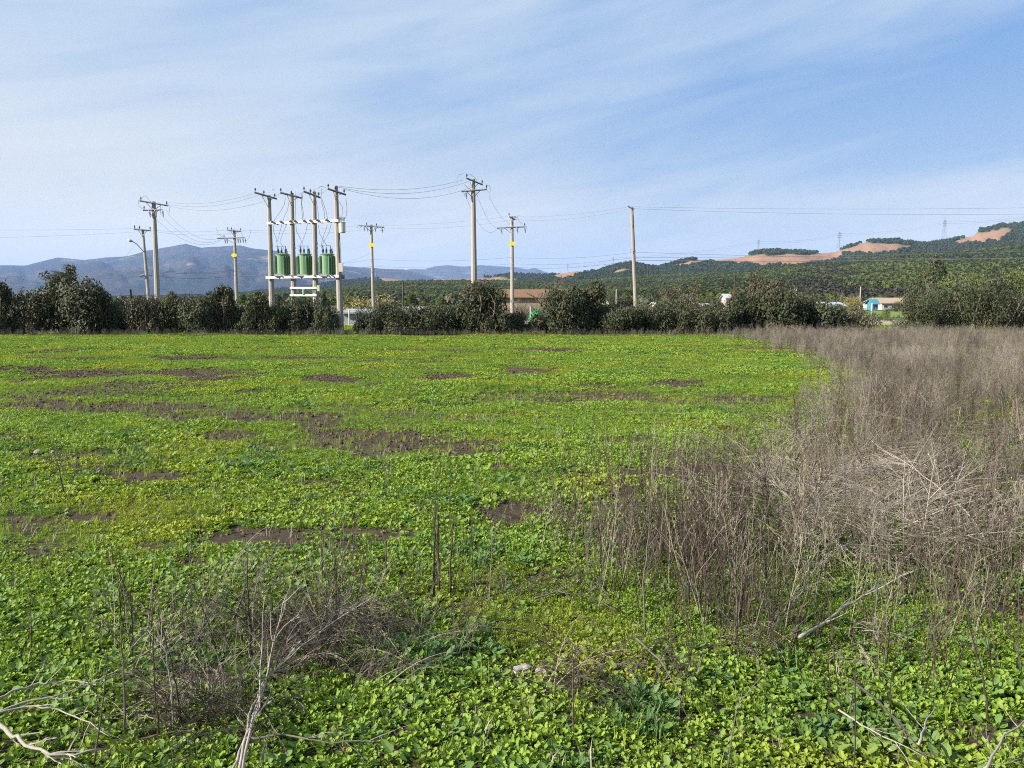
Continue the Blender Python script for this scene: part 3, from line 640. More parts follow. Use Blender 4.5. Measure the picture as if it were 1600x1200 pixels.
gable(934, 948, 476, 471, 100, 5, M['beige'], M['white'], 'small beige hut right of the tallest evergreen', 'small_hut', wins=1)
gable(1284, 1318, 478, 473, 110, 4.5, M['bark'], M['greyroof'], 'grey metal-roofed shed beyond the hedge', 'metal_shed', door=True)
gable(1378, 1425, 474, 466, 170, 9, M['white'], M['beige'], 'long pale building right of the turquoise house', 'pale_building', wins=4)
gable(1363, 1372, 475.5, 468, 160, 2.5, M['teal'], M['teal'], 'turquoise house beyond the eastern gap', 'turquoise_house', wins=2)
wl = MB().box((0, 0, .5), (60, .3, 1.1)).build('far_wall', M['sandbank']); wl.location = (P(1280, 470, 230).x, 230, 2.2); wl['kind'] = 'structure'
wl.location.z = .55; tag(wl, 'low sandy retaining wall along the foot of the wooded hill', 'wall'); del wl['kind']

def post(px, top, D, r, m, label, name, cat='post', group=None, bot=None, lean=0):
    h = P(px, top, D).z; b = P(px, 470, D)
    mb = MB().tube([(0, 0, -.2), (lean*h, 0, h*.98), (lean*h, 0, h)], [r, r*.92, r*.5], 8); o = mb.build(name, m); o.location = (b.x, D, 0); tag(o, label, cat, group); return o
post(205, 452, 52, .07, M['drydark'], 'short dark wooden post left of the leaning lamp pole', 'wooden_post')
post(630, 440, 66, .07, M['drydark'], 'thin dark post between the second yellow-signed pole and the central pole', 'wooden_post')
post(829, 479, 60, .06, M['whitebeam'], 'white post in the gap left of the small hedge bush', 'white_post')
post(545, 484, 58, .05, M['cream'], 'thin pale fence post in front of the white greenhouse', 'fence_post')
post(1147, 430, 75, .08, M['drydark'], 'dark slender post left of the big brownish tree', 'wooden_post')
post(963, 452, 75, .07, M['concrete'], 'short grey post just left of the pale wooden pole', 'grey_post')
post(1244, 452, 110, .07, M['concrete'], 'pale hooked post above the grey-roofed shed', 'white_post')
post(1344, 448, 190, .18, M['concrete'], 'far pale pole at the foot of the wooded hill', 'grey_post')
post(1363, 474, 70, .07, M['whitebeam'], 'white post in front of the turquoise house', 'white_post')
o = thing('tarpaulin_bundle', 'bright green tarpaulin bundle beside the white post', 'tarpaulin', (P(838, 470, 60).x, 60, 0))
V, Q = blob_leaves(5, [(0, 0, .9, .45), (.35, 0, .7, .35), (-.3, .1, .5, .4)], 500, .1); link('cloth', mesh_np('cloth', V, Q, M['netgreen']), o)
# low roadside fence in the gap
for gx0, gx1, lab in ((1340, 1420, 'low pale rail fence across the eastern gap'), (806, 832, 'low rail fence across the gap by the white post')):
    a = P(gx0, 470, 58); b = P(gx1, 470, 58); o = thing('rail_fence', lab, 'fence', ((a.x+b.x)/2, 58, 0)); wd = b.x-a.x
    for zz in (.28, .48): MB().box((0, 0, zz), (wd, .06, .09)).build('rail', M['white'], o)
    for j in range(int(wd/1.2)+2): MB().box((-wd/2+j*wd/(int(wd/1.2)+1), .08, .27), (.09, .09, .6)).build('post', M['concrete'], o)

# ------------------------------------------------------------------ power poles
def insulator(mb_, p, h=.28, r=.075):
    mb_.lathe(p, [(r*.3, 0), (r*.3, h*.3), (r, h*.34), (r*.45, h*.5), (r*.95, h*.58), (r*.4, h*.72), (r*.7, h*.82), (r*.25, h)], 8)
def util_pole(px_t, py_t, px_b, D, label, arms, rb=.17, rt=.11, shaft='concrete', name='utility_pole', sign=None, pyb=None, group='utility poles along the road'):
    """arms: (py, px0, px1, tilt_px, insulators up, insulators down, double)"""
    tp = P(px_t, py_t, D); bx = P(px_b, 470, D).x; H = tp.z
    o = thing(name, label, 'utility pole', (bx, D, 0), 0, group)
    dx = tp.x-bx
    MB().tube([(dx*k/6-.0, 0, -.3 if k == 0 else H*k/6) for k in range(7)], [rb+(rt-rb)*k/6 for k in range(7)], 10).build('shaft', M[shaft], o, sm=False)
    at = lambda px, py, dy=0: P(px, py, D)-Vector((bx, D, 0))+Vector((0, dy, 0))
    for ai, (py, x0, x1, til, up, dn, dep) in enumerate(arms):
        a = at(x0, py-til, -dep-.16); b = at(x1, py+til, dep-.16)
        arm = MB().bar(a, b, .10).build('crossarm', M['steel'], o)
        c = at(px_t, py, 0)
        br = MB()
        for e in (a, b):
            q = c+(e-c)*.55; br.tube([q, (c.x, c.y-.12, c.z-.55)], .02, 4)
        br.build('brace', M['steel'], o)
        for u in up:
            ib = MB(); p = a+(b-a)*u; insulator(ib, (p.x, p.y, p.z+.06)); ib.build('insulator', M['insul'], o, sm=True)
        for u in dn:
            p = a+(b-a)*u; cb = MB(); cb.tube([(p.x, p.y-.02, p.z), (p.x+.03, p.y-.05, p.z-.15)], .035, 5)
            cb.tube([(p.x+.03, p.y-.05, p.z-.12), (p.x+.12, p.y-.06, p.z-.52)], .045, 6); cb.tube([(p.x+.14, p.y-.06, p.z-.1), (p.x+.12, p.y-.06, p.z-.55)], .018, 4)
            cb.build('fuse_cutout', M['steel'], o)
    if sign:
        s_ = at(sign[0], sign[1], -rb-.03); q = MB()
        q.poly([(s_.x-.29, s_.y, s_.z-.02), (s_.x-.2, s_.y, s_.z+.16), (s_.x+.2, s_.y, s_.z+.16), (s_.x+.29, s_.y, s_.z-.02), (s_.x+.2, s_.y, s_.z-.16), (s_.x-.2, s_.y, s_.z-.16),
                (s_.x-.29, s_.y+.03, s_.z-.02), (s_.x-.2, s_.y+.03, s_.z+.16), (s_.x+.2, s_.y+.03, s_.z+.16), (s_.x+.29, s_.y+.03, s_.z-.02), (s_.x+.2, s_.y+.03, s_.z-.16), (s_.x-.2, s_.y+.03, s_.z-.16)],
               [(5, 4, 3, 2, 1, 0), (6, 7, 8, 9, 10, 11)]+[(j, (j+1) % 6, (j+1) % 6+6, j+6) for j in range(6)]).build('sign_plate', M['yellow'], o)
    return o, at
def jumper(o, at, pts, r=.014, name='jumper_wire'):
    MB().tube([at(x, y, -.2) for x, y in pts], r, 4).build(name, M['wire'], o)

oA, atA = util_pole(240, 315, 246, 62, 'tall concrete pole with two crossarms next to the leaning lamp pole', [(318, 222, 262, 3.2, (.05, .95), (), .25), (328.5, 225, 255, -.4, (.06,), (.3, .62, .98), 0)], rb=.24, rt=.15)
jumper(oA, atA, [(222, 311), (218, 314), (219, 322), (226, 328)]); jumper(oA, atA, [(222, 311), (229, 306), (234, 312), (240, 318)]); jumper(oA, atA, [(265, 321), (267, 325), (266, 334), (262, 330)]); jumper(oA, atA, [(252, 320), (253, 328), (252, 336)])
oB, atB = util_pole(366, 359, 370, 80, 'concrete pole with yellow sign just left of the transformer platform', [(361, 357, 377, .6, (.02, .3, .98), (), .1), (372, 340, 384, -.6, (.25,), (.26, .33, .72, .8, .9, .98), 0)], rb=.2, rt=.13, sign=(367, 399))
jumper(oB, atB, [(339, 357), (341, 363), (346, 369), (350, 371)]); jumper(oB, atB, [(393, 359), (391, 370), (386, 377), (383, 376)]); jumper(oB, atB, [(377, 361), (379, 366), (381, 371)])
oE, atE = util_pole(580, 351, 583.5, 77, 'concrete pole with yellow sign right of the transformer platform', [(354, 562, 600, 1.2, (.3, .7), (.18, .3, .62, .9), .1)], rb=.17, rt=.12, sign=(581, 383))
jumper(oE, atE, [(600, 354), (602, 357), (600, 361), (594, 360)]); jumper(oE, atE, [(561, 352), (558, 355), (562, 357), (567, 353)])
oC, atC = util_pole(739, 280, 741.5, 57, 'tall central concrete pole with crossed arms above the tall bush', [(284, 729, 754, 4.2, (.03, .97), (), .3), (298, 721, 761, -2, (.98,), (.15,), .1)], rb=.25, rt=.155)
jumper(oC, atC, [(714, 281), (717, 274), (724, 272)]); jumper(oC, atC, [(730, 275), (735, 273), (742, 278), (746, 283)]); jumper(oC, atC, [(759, 291), (764, 290), (767, 296), (765, 303), (762, 299)])
jumper(oC, atC, [(726, 289), (730, 293), (736, 297)]); jumper(oC, atC, [(725, 301), (727, 309), (729, 303), (732, 299)]); jumper(oC, atC, [(744, 300), (745, 304), (747, 309)])
oD_, atD = util_pole(800, 338, 800.5, 70, 'concrete pole with yellow sign right of the tall central pole', [(341, 795, 805, 2, (.03, .97), (), .3), (355.5, 777, 821, -1, (.97,), (.12, .68, .95), 0)], rb=.19, rt=.13, sign=(800, 381))
jumper(oD_, atD, [(808, 343), (807, 339), (811, 337)]); jumper(oD_, atD, [(808, 339), (811, 346), (817, 351)]); jumper(oD_, atD, [(819, 351), (822, 352), (823, 357), (820, 360)]); jumper(oD_, atD, [(777, 356), (781, 359), (783, 362)])
oF, atF = util_pole(987, 324, 995.5, 55, 'pale wooden pole leaning left, without crossarm', [], rb=.15, rt=.115, shaft='woodpole')
mbk = MB()
a = atF(981, 323, -.1); b = atF(991, 327, -.1); mbk.bar(a, b, .07); MB_ = mbk.build('bracket', M['steel'], oF)
jumper(oF, atF, [(980, 322), (985, 325), (988, 331), (989, 337)], .03, 'bracket_strap')
for yy in (357, 402, 407): ib = MB(); insulator(ib, atF(988+(yy-324)*.05-1, yy, -.2), .22, .06); ib.build('insulator', M['insul'], oF)
jumper(oF, atF, [(984, 394), (985, 390), (990, 389), (993, 393)])
oG, atG = util_pole(223, 359, 234, 66, 'leaning weathered pole carrying a street lamp', [(359.5, 212, 236, .8, (.03, .33, .97), (), .1)], rb=.16, rt=.10, shaft='concrete', name='lamp_pole')
lampb = MB(); lampb.tube([atG(226, 394, -.1), atG(222, 388, -.3), atG(217, 381, -.5), atG(212, 378, -.6)], .035, 6).build('lamp_arm', M['steel'], oG)
MB().tube([atG(213, 378.5, -.6), atG(210, 377, -.65), atG(205.5, 376, -.7)], [.05, .13, .05], 8).build('lamp_head', M['greyroof'], oG, sm=True)
jumper(oG, atG, [(230, 404), (233, 404)], .05, 'clamp'); jumper(oG, atG, [(220, 431), (227, 430)], .09, 'cable_splice')

# transformer platform: four poles, beams, three transformers
tops = [(420, 305.5), (455.5, 301.5), (490.5, 299.5), (524.5, 291)]; bots = [424.5, 459, 493, 531.5]; Ds = [51.2, 50.0, 48.8, 47.6]
T0 = P(478, 470, 49.4)
plat = thing('transformer_platform', 'four-pole concrete platform with white beams and three green transformers', 'electrical platform', (T0.x, 49.4, 0))
lo = lambda px, py, k, dy=0: P(px, py, k)-Vector((T0.x, 49.4, 0))+Vector((0, dy, 0))
armx = [((401, 302), (432, 310.5)), ((441, 302.5), (472, 309.5)), ((477, 300.5), (500, 308.5)), ((514.5, 296.5), (540, 304))]
for k in range(4):
    (tx, ty), bx, D_ = tops[k], bots[k], Ds[k]
    tp = lo(tx, ty, D_); bb = lo(bx, 470, D_); H = tp.z
    MB().tube([(bb.x+(tp.x-bb.x)*j/6, bb.y, -.3 if j == 0 else H*j/6) for j in range(7)], [.205-.012*j for j in range(7)], 10).build('pole', M['concrete'], plat)
    (a0, a1), (b0, b1) = armx[k]
    a = lo(a0, a1, D_, -.45); b = lo(b0, b1, D_, .1); MB().bar(a, b, .10).build('crossarm', M['steel'], plat)
    q = MB(); c = tp.copy(); q.tube([a+(b-a)*.3, (c.x, c.y-.15, c.z-.8)], .02, 4); q.tube([a+(b-a)*.8, (c.x, c.y-.15, c.z-.6)], .02, 4); q.build('brace', M['steel'], plat)
    for u in ((.04, .42, .9) if k != 1 else (.03, .5)):
        ib = MB(); p = a+(b-a)*u; insulator(ib, (p.x, p.y, p.z+.08), .22, .075); ib.build('insulator', M['insul'], plat, sm=True)
    MB().tube([(bb.x, bb.y, .55), (bb.x, bb.y, .62)], .22, 10).build('pole_band', M['kerb'], plat)
def beam(px0, py0, D0, px1, py1, D1, hgt, wd, m, nm, dy=-.26):
    a = lo(px0, py0, D0, dy); b = lo(px1, py1, D1, dy); dv = (b-a); n_ = Vector((-dv.y, dv.x, 0)).normalized()*wd/2; u = Vector((0, 0, hgt/2))
    # a channel section: web plus two flanges
    mb = MB()
    for off0, off1, z0, z1 in ((-1, -.75, -1, 1), (-.745, 1, -1, -.75), (-.745, 1, .75, 1)):
        p = [a+n_*off0+u*z0, b+n_*off0+u*z0, b+n_*off1+u*z0, a+n_*off1+u*z0, a+n_*off0+u*z1, b+n_*off0+u*z1, b+n_*off1+u*z1, a+n_*off1+u*z1]
        mb.poly(p, [(3, 2, 1, 0), (4, 5, 6, 7), (0, 1, 5, 4), (1, 2, 6, 5), (2, 3, 7, 6), (3, 0, 4, 7)])
    return mb.build(nm, m, plat)
beam(418.5, 434, 51.3, 532, 432, 47.5, .155, .12, M['whitebeam'], 'platform_beam', -.32)
beam(418.5, 434, 51.3, 532, 432, 47.5, .155, .12, M['whitebeam'], 'platform_beam', .42)
beam(419.5, 349.5, 51.3, 531, 345.5, 47.5, .15, .10, M['whitebeam'], 'upper_beam', -.24)
beam(455.5, 450, 50.1, 497, 450, 48.7, .13, .10, M['whitebeam'], 'lower_beam', -.26)
beam(455.5, 461.3, 50.1, 497, 461.3, 48.7, .13, .10, M['whitebeam'], 'lower_beam', -.26)
for px in (437, 446.5, 462, 471, 497, 506, 518, 524):  # added dark bars imitating the diagonal shadow stripes on the front platform beam
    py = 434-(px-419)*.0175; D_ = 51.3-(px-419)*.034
    MB().bar(lo(px-4, py-2.2, D_, -.44), lo(px+4, py+2.2, D_, -.40), .085).build('shadow_stripe_bar', M['steel'], plat)
# thin diagonal cross pieces carrying the fuse cutouts on the upper beam
for px in (430, 443, 458, 465, 479, 489, 500, 514):
    py = 349.5-(px-419)*.036; D_ = 51.3-(px-419)*.034; a = lo(px-4, py-1.5, D_, -.42); b = lo(px+4, py+1.5, D_, .1)
    MB().bar(a, b, .07).build('cutout_bracket', M['steel'], plat)
    cb = MB(); p = lo(px, py, D_, -.42); cb.tube([(p.x-.05, p.y, p.z+.1), (p.x+.12, p.y-.03, p.z-.06)], .04, 6); cb.build('fuse_cutout', M['insul'], plat)
def transformer(px, D_, k):
    c = lo(px, 430, D_, .05); zb = lo(px, 429.5, D_).z; h = lo(px, 396, D_).z-zb; r = .40
    t_ = MB()
    t_.lathe((c.x, c.y, zb), [(r*.95, .0), (r, .03), (r, h*.93), (r*1.12, h*.935), (r*1.12, h*.965), (r*.9, h*.975), (r*.6, h)], 20)
    tk = t_.build('transformer_tank', M['green'], plat)
    for j in range(20):                                        # radiator fins round the tank, front panel left plain
        an = 2*math.pi*j/20+R(6); 
        dgl = (math.degrees(an)-255+180) % 360-180
        if abs(dgl) < 24: continue
        ca, sa = math.cos(an), math.sin(an); mb = MB(); w_ = .13; x0, x1 = r*.99, r+w_
        pts = []
        for zz, rr_ in ((zb+.06, x1-.05), (zb+.14, x1), (zb+h*.80, x1), (zb+h*.88, x1-.06)):
            pts.append((rr_, zz))
        ring = [(x0, zb+.06)]+pts+[(x0, zb+h*.88)]; vs = []
        for s_ in (-.016, .016):
            for rr_, zz in ring: vs.append((c.x+ca*rr_-sa*s_, c.y+sa*rr_+ca*s_, zz))
        n_ = len(ring); mb.poly(vs, [tuple(range(n_)), tuple(reversed(range(n_, 2*n_)))]+[(i_, (i_+1) % n_, (i_+1) % n_+n_, i_+n_) for i_ in range(n_)])
        mb.build('cooling_fin', M['green'], tk)
    MB().box((c.x-.04, c.y-r*.4, zb-.05), (.60, .9, .11)).build('support_skid', M['whitebeam'], plat)
    for dx, dy, hh in ((-.22, -.1, .50), (-.06, .1, .42), (.22, .02, .50)):
        ib = MB(); base = (c.x+dx, c.y+dy, zb+h*.985)
        ib.lathe(base, [(.05, -.04), (.045, .1), (.08, .12), (.045, .17), (.08, .19), (.045, .24), (.07, .26), (.03, .31), (.02, hh)], 8)
        ib.build('bushing', M['insul'], tk, sm=True)
    MB().tube([(c.x-.45, c.y, zb+h+.47), (c.x+.25, c.y, zb+h+.47)], .018, 5).build('busbar', M['steel'], tk)
    MB().lathe((c.x+.33, c.y-.1, zb+h*.97), [(.05, 0), (.06, .18), (.03, .2), (.035, .32), (.01, .34)], 8).build('valve', M['insul'], tk)
for k, (px, D_) in enumerate(((441.5, 50.6), (476.5, 49.4), (511.5, 48.2))): transformer(px, D_, k)
# arresters on the poles, meter boxes, regulator can, conduit
for px, py, D_ in ((426, 384, 51), (426, 391, 51), (460.5, 382, 49.8), (461.5, 388, 49.8), (496, 381, 48.6), (496, 388, 48.6)):
    ib = MB(); p = lo(px, py, D_, -.15); insulator(ib, (p.x, p.y, p.z-.12), .24, .08); ib.build('surge_arrester', M['insul'], plat)
c = lo(535, 364, 47.5, -.05); z0 = c.z
MB().lathe((c.x, c.y, z0), [(.19, 0), (.2, .03), (.2, .58), (.22, .6), (.22, .63), (.12, .67)], 16).build('regulator_can', M['cream'], plat)
for dx in (-.12, 0, .12): ib = MB(); insulator(ib, (c.x+dx, c.y, z0+.64), .32, .06); ib.build('bushing', M['insul'], plat)
MB().box((c.x-.17, c.y, z0+.5), (.16, .08, .08)).build('mounting_bracket', M['steel'], plat)
c = lo(533.5, 418, 47.4, -.12); MB().box(c, (.24, .2, .52)).build('meter_box', M['cream'], plat)
c = lo(498.5, 450.5, 48.4, -.16); MB().box(c, (.16, .16, .36)).build('meter_box', M['cream'], plat)
c = lo(476, 455.5, 49.2, -.1); mb = MB(); mb.lathe((c.x, c.y, c.z-.18), [(.12, 0), (.13, .02), (.13, .30), (.05, .36)], 12); mb.build('small_regulator', M['green'], plat)
c = lo(466.5, 455.5, 49.5, -.1); MB().box(c, (.18, .14, .2)).build('junction_box', M['dkgreen'], plat)
c = lo(491.5, 455.5, 48.8, -.3); MB().box(c, (.1, .1, .2)).build('junction_box', M['green'], plat)
c = lo(534.5, 432.2, 47.6, .1); MB().tube([(c.x-.12, c.y, c.z), (c.x+.12, c.y, c.z)], .14, 10).build('beam_end_plate', M['steel'], plat)
MB().tube([lo(530.5, 375, 47.5, -.1), lo(533, 395, 47.5, -.1), lo(533.5, 413, 47.4, -.1)], .018, 5).build('conduit', M['steel'], plat)
def pw(pts, D_):
    MB().tube([lo(x, y, D_, -.1) for x, y in pts], .014, 4).build('drop_wire', M['wire'], plat)
for pts, D_ in (([(446.5, 309), (445, 320), (438, 332), (430, 343), (428, 349)], 50.6), ([(452, 316), (450, 328), (445, 338), (442, 348)], 50.4), ([(428, 352), (428, 362), (432, 372), (434, 384), (434, 390)], 50.6),
                ([(441, 352), (437, 366), (434, 378)], 50.6), ([(448, 352), (442, 366), (438, 378), (443, 386), (444.5, 391)], 50.4), ([(463, 301), (462, 309), (462.5, 330), (463, 346)], 49.5), ([(472, 303), (471.5, 320), (473.5, 344)], 49.3),
                ([(474, 301), (472, 318), (475, 335), (476, 346)], 49.3), ([(463, 352), (464, 362), (470, 373), (472, 378), (468, 386), (467.5, 392)], 49.4), ([(481, 351), (478, 365), (473, 377), (472, 390)], 49.2),
                ([(492, 296), (495, 315), (498, 334), (499, 346)], 48.5), ([(503, 295), (502, 312), (507, 330), (508, 345)], 48.2), ([(503, 310), (510, 330), (513, 345)], 48.2), ([(498, 352), (500, 365), (506, 376), (512, 385)], 48.3),
                ([(512, 352), (507, 366), (503, 380), (503, 388)], 48.2), ([(518, 351), (514, 365), (506, 378), (504, 386)], 48.1), ([(529, 315), (535, 322), (536.5, 332), (533, 342)], 47.6), ([(541, 311), (542.5, 325), (542, 337), (538, 343)], 47.6),
                ([(497, 295), (502, 291.5), (510, 293)], 48), ([(425, 299), (427, 296.5), (430, 297)], 51)): pw(pts, D_)

# ------------------------------------------------------------------ lines strung between the poles
def cable(pts, sag, label, r=.0085, name='power_line', group=None, seg=14):
    """pts: (px, py, D) anchors; a hanging curve between each two"""
    A = [P(*p) for p in pts]; C = []
    for a, b in zip(A, A[1:]):
        for j in range(seg):
            u = j/seg; q = a.lerp(b, u); q.z -= 4*sag*u*(1-u); C.append(q)
    C.append(A[-1]); mb = MB(); mb.o = A[0].copy(); mb.tube(C, r, 4); o = mb.build(name, M['wire']); o.location = A[0]; tag(o, label, 'cable', group)
G1 = 'lines strung along the pole row'
cable([(260, 316, 62), (402, 301, 51.2), (441, 299, 50), (477, 296, 48.8), (515, 293, 47.6)], .35, 'top line from the tall left pole along the platform heads')
cable([(262, 319, 62), (410, 303, 51.2)], .45, 'second of three lines from the tall left pole to the platform')
cable([(264, 322, 62), (431, 309, 51.2)], .55, 'lowest of three lines from the tall left pole to the platform')
cable([(262, 334, 62), (345, 371, 80)], .9, 'upper of three slack lines dropping to the first yellow-signed pole')
cable([(252, 336, 62), (347, 373, 80)], 1.1, 'middle of three slack lines dropping to the first yellow-signed pole')
cable([(238, 337, 62), (350, 373, 80)], 1.3, 'lowest of three slack lines dropping to the first yellow-signed pole')
cable([(524, 290, 47.6), (724, 281, 57)], .45, 'top line from the platform to the tall central pole')
cable([(526, 292, 47.6), (731, 284, 57)], .6, 'middle line from the platform to the tall central pole')
cable([(539, 296, 47.6), (741, 291, 57)], .7, 'lowest line from the platform to the tall central pole')
cable([(728, 307, 57), (778, 357, 70)], 1.2, 'left slack line from the tall central pole to the third yellow-signed pole')
cable([(745, 303, 57), (783, 356, 70)], .8, 'middle slack line from the tall central pole to the third yellow-signed pole')
cable([(764, 305, 57), (800, 350, 70)], .5, 'right slack line from the tall central pole to the third yellow-signed pole')
cable([(-300, 352, 70), (214, 357, 66), (357, 359, 80), (566, 352, 77), (796, 338, 70), (983, 323, 55), (1900, 318, 52)], .25, 'highest thin line running the whole length of the road', .0065)
cable([(-300, 370, 70), (236, 361, 66), (377, 362, 80), (596, 356, 77), (806, 343, 70), (985, 326, 55), (1900, 328, 52)], .35, 'second thin line running the whole length of the road', .0065)
cable([(-300, 437, 60), (231, 421, 66), (370, 422, 79.7), (584, 405, 76.7), (800.5, 402, 69.7), (992, 394, 54.7), (1900, 402, 50)], .25, 'upper cable of the low bundle along the road', .010)
cable([(-300, 440, 60), (232, 423, 66), (370, 424, 79.7), (584, 416, 76.7), (800.5, 412, 69.7), (992.5, 402, 54.7), (1900, 380, 50)], .25, 'middle cable of the low bundle along the road', .011)
cable([(-300, 448, 60), (232, 430, 66), (370, 430, 79.7), (584, 423, 76.7), (800.5, 417, 69.7), (993, 406.5, 54.7), (1900, 392, 50)], .30, 'thick lowest cable of the low bundle along the road', .014)
cable([(222, 368, 66), (196, 402, 45)], 0, 'guy wire running down left from the lamp pole', .006, 'guy_wire')
cable([(580, 395, 77), (500, 412, 85)], .4, 'service line from the second yellow-signed pole towards the valley', .009)

# pylons on the far ridge
def pylon(px, top, bot, D, label):
    b = P(px, bot, D); tz = P(px, top, D).z; h = tz-b.z
    o = thing('lattice_pylon', label, 'pylon', (b.x, D, b.z), .3, 'pylons on the ridge'); t_ = h
    w0 = h*.10; lv = [0, .2, .38, .54, .68, .8, .9, 1.0]; wd = lambda u: w0*(1-u)**1.1+h*.012
    lg = MB()
    for sx in (-1, 1):
        for sy in (-1, 1): lg.tube([(sx*wd(u), sy*wd(u), h*u-(.0 if u else 2)) for u in lv], h*.0065, 4)
    lg.build('tower_legs', M['steel'], o); br = MB()
    for u0, u1 in zip(lv, lv[1:]):
        for s_ in (-1, 1):
            br.tube([(-wd(u0), s_*wd(u0), h*u0), (wd(u1), s_*wd(u1), h*u1)], h*.004, 3); br.tube([(wd(u0), s_*wd(u0), h*u0), (-wd(u1), s_*wd(u1), h*u1)], h*.004, 3)
    br.build('lattice_bracing', M['steel'], o)
    for u in (.66, .78, .9):
        mb = MB(); L_ = h*(.17 if u < .8 else .13); mb.tube([(-L_, 0, h*u), (0, 0, h*u+h*.035), (L_, 0, h*u)], h*.0055, 4); mb.tube([(-L_, 0, h*u), (L_, 0, h*u)], h*.0055, 4); mb.build('pylon_arm', M['steel'], o)
for a in ((1185, 374, 393, 2250, 'lattice pylon left on the ridge, above the large felled slope'), (1311, 362, 389, 2200, 'lattice pylon in the saddle between the two felled slopes'), (1475, 343, 373, 2200, 'tallest looking lattice pylon, on the ridge near the right felled slope'),
          (887, 412, 424, 2300, 'small faint pylon above the left end of the ridge'), (958, 402, 416, 2300, 'small faint pylon left of the rounded knoll'), (712, 424, 438, 2800, 'pale pylon on the far bare strip left of the central pole'), (587, 427, 440, 2700, 'pale pylon right behind the second yellow-signed pole')): pylon(*a)
for k, dz in enumerate((0, 2.5)):
    cable([(887, 413+dz, 2300), (958, 403+dz, 2300), (1185, 377+dz, 2250), (1311, 365+dz, 2200), (1475, 347+dz, 2200), (1700, 325+dz, 2150)], 9, ('upper' if k == 0 else 'lower')+' high-voltage line between the ridge pylons', .16, 'transmission_line')

# ------------------------------------------------------------------ plants of the field
def plant_proto(seed, nleaf, L, W, h, m, petiole=.5, fold=.25, name='plant', seg=3):
    rg = random.Random(seed); V = []; Fq = []
    for k in range(nleaf):
        az = k*2.399+rg.uniform(-.4, .4); el = rg.uniform(.3, 1.3); l = L*rg.uniform(.6, 1.15); w_ = W*rg.uniform(.7, 1.2)
        d = Vector((math.cos(az)*math.cos(el), math.sin(az)*math.cos(el), math.sin(el))); side = Vector((-math.sin(az), math.cos(az), 0)); 
        tw = rg.uniform(-.6, .6); up = d.cross(side)*-1; side = side*math.cos(tw)+up*math.sin(tw)
        base = Vector((rg.uniform(-.03, .03), rg.uniform(-.03, .03), 0)); s0 = base+d*h*petiole*rg.uniform(.6, 1.2)
        nd = (d*.7+Vector((math.cos(az), math.sin(az), rg.uniform(-.5, .3)))*.5).normalized()
        nrm = nd.cross(side).normalized(); nrm = nrm if nrm.z > 0 else -nrm
        n = len(V); sidel = side*w_/2
        V += [s0, s0+nd*l*.35-sidel*.92+nrm*fold*w_*.4, s0+nd*l*.35+sidel*.92+nrm*fold*w_*.4, s0+nd*l*.78-sidel*.8+nrm*fold*w_*.25, s0+nd*l*.78+sidel*.8+nrm*fold*w_*.25, s0+nd*l, s0+nd*l*.35, s0+nd*l*.78]
        Fq += [(n, n+6, n+1), (n, n+2, n+6), (n+1, n+6, n+7, n+3), (n+6, n+2, n+4, n+7), (n+3, n+7, n+5), (n+7, n+4, n+5)]
        st = Vector((.0015, 0, 0)); n = len(V); V += [base-side*.0015, base+side*.0015, s0+side*.0012, s0-side*.0012]; Fq.append((n, n+1, n+2, n+3))
    return mesh_np(name, V, Fq, m)
def tuft_proto(seed, k, h, m, w_=.004):
    rg = random.Random(seed); V = []; Fq = []
    for _ in range(k):
        az = rg.random()*6.28; ln = rg.uniform(.5, 1.)*h; le = rg.uniform(.1, .6); b = Vector((rg.uniform(-.03, .03), rg.uniform(-.03, .03), 0)); s_ = Vector((-math.sin(az), math.cos(az), 0))*w_
        o_ = Vector((math.cos(az), math.sin(az), 0)); n = len(V)
        m1 = b+o_*le*ln*.3+Vector((0, 0, ln*.6)); e = b+o_*le*ln+Vector((0, 0, ln*.9)); V += [b-s_, b+s_, m1+s_*.8, m1-s_*.8, e]; Fq += [(n, n+1, n+2, n+3), (n+3, n+2, n+4)]
    return mesh_np('tuft', V, Fq, m)
PL = [plant_proto(1, 11, .050, .036, .075, M['leaf']), plant_proto(2, 13, .042, .032, .06, M['leaf']), plant_proto(3, 12, .055, .034, .09, M['leaf']), plant_proto(4, 22, .024, .019, .06, M['moss'], .9),
      plant_proto(5, 26, .020, .017, .05, M['moss'], .9), plant_proto(6, 8, .085, .058, .11, M['leaf2']), tuft_proto(7, 16, .12, M['leaf']), plant_proto(8, 5, .045, .032, .05, M['dryleaf'])]
bare_px = [(618, 694, 135, 25), (640, 692, 80, 18), (720, 712, 70, 8), (560, 680, 80, 9), (420, 654, 165, 13), (170, 638, 190, 9), (60, 630, 60, 8), (150, 582, 130, 8), (300, 584, 110, 7), (40, 576, 60, 6), (395, 837, 95, 14), (690, 590, 60, 5), (760, 596, 50, 4), (520, 592, 60, 6), (830, 580, 60, 6), (1060, 600, 70, 7), (1180, 622, 75, 6),
           (1055, 742, 110, 13), (800, 808, 45, 16), (155, 705, 60, 8), (240, 745, 60, 9), (345, 680, 60, 6), (130, 805, 35, 9), (330, 592, 60, 4), (850, 548, 70, 3), (1180, 545, 60, 3), (300, 560, 90, 3), (120, 560, 60, 3), (960, 690, 30, 5),
           (470, 560, 80, 2.5), (640, 548, 80, 2.5), (770, 735, 55, 7), (1000, 690, 25, 5), (560, 1045, 50, 18), (890, 1075, 45, 18), (300, 880, 25, 8), (330, 1060, 60, 14)]
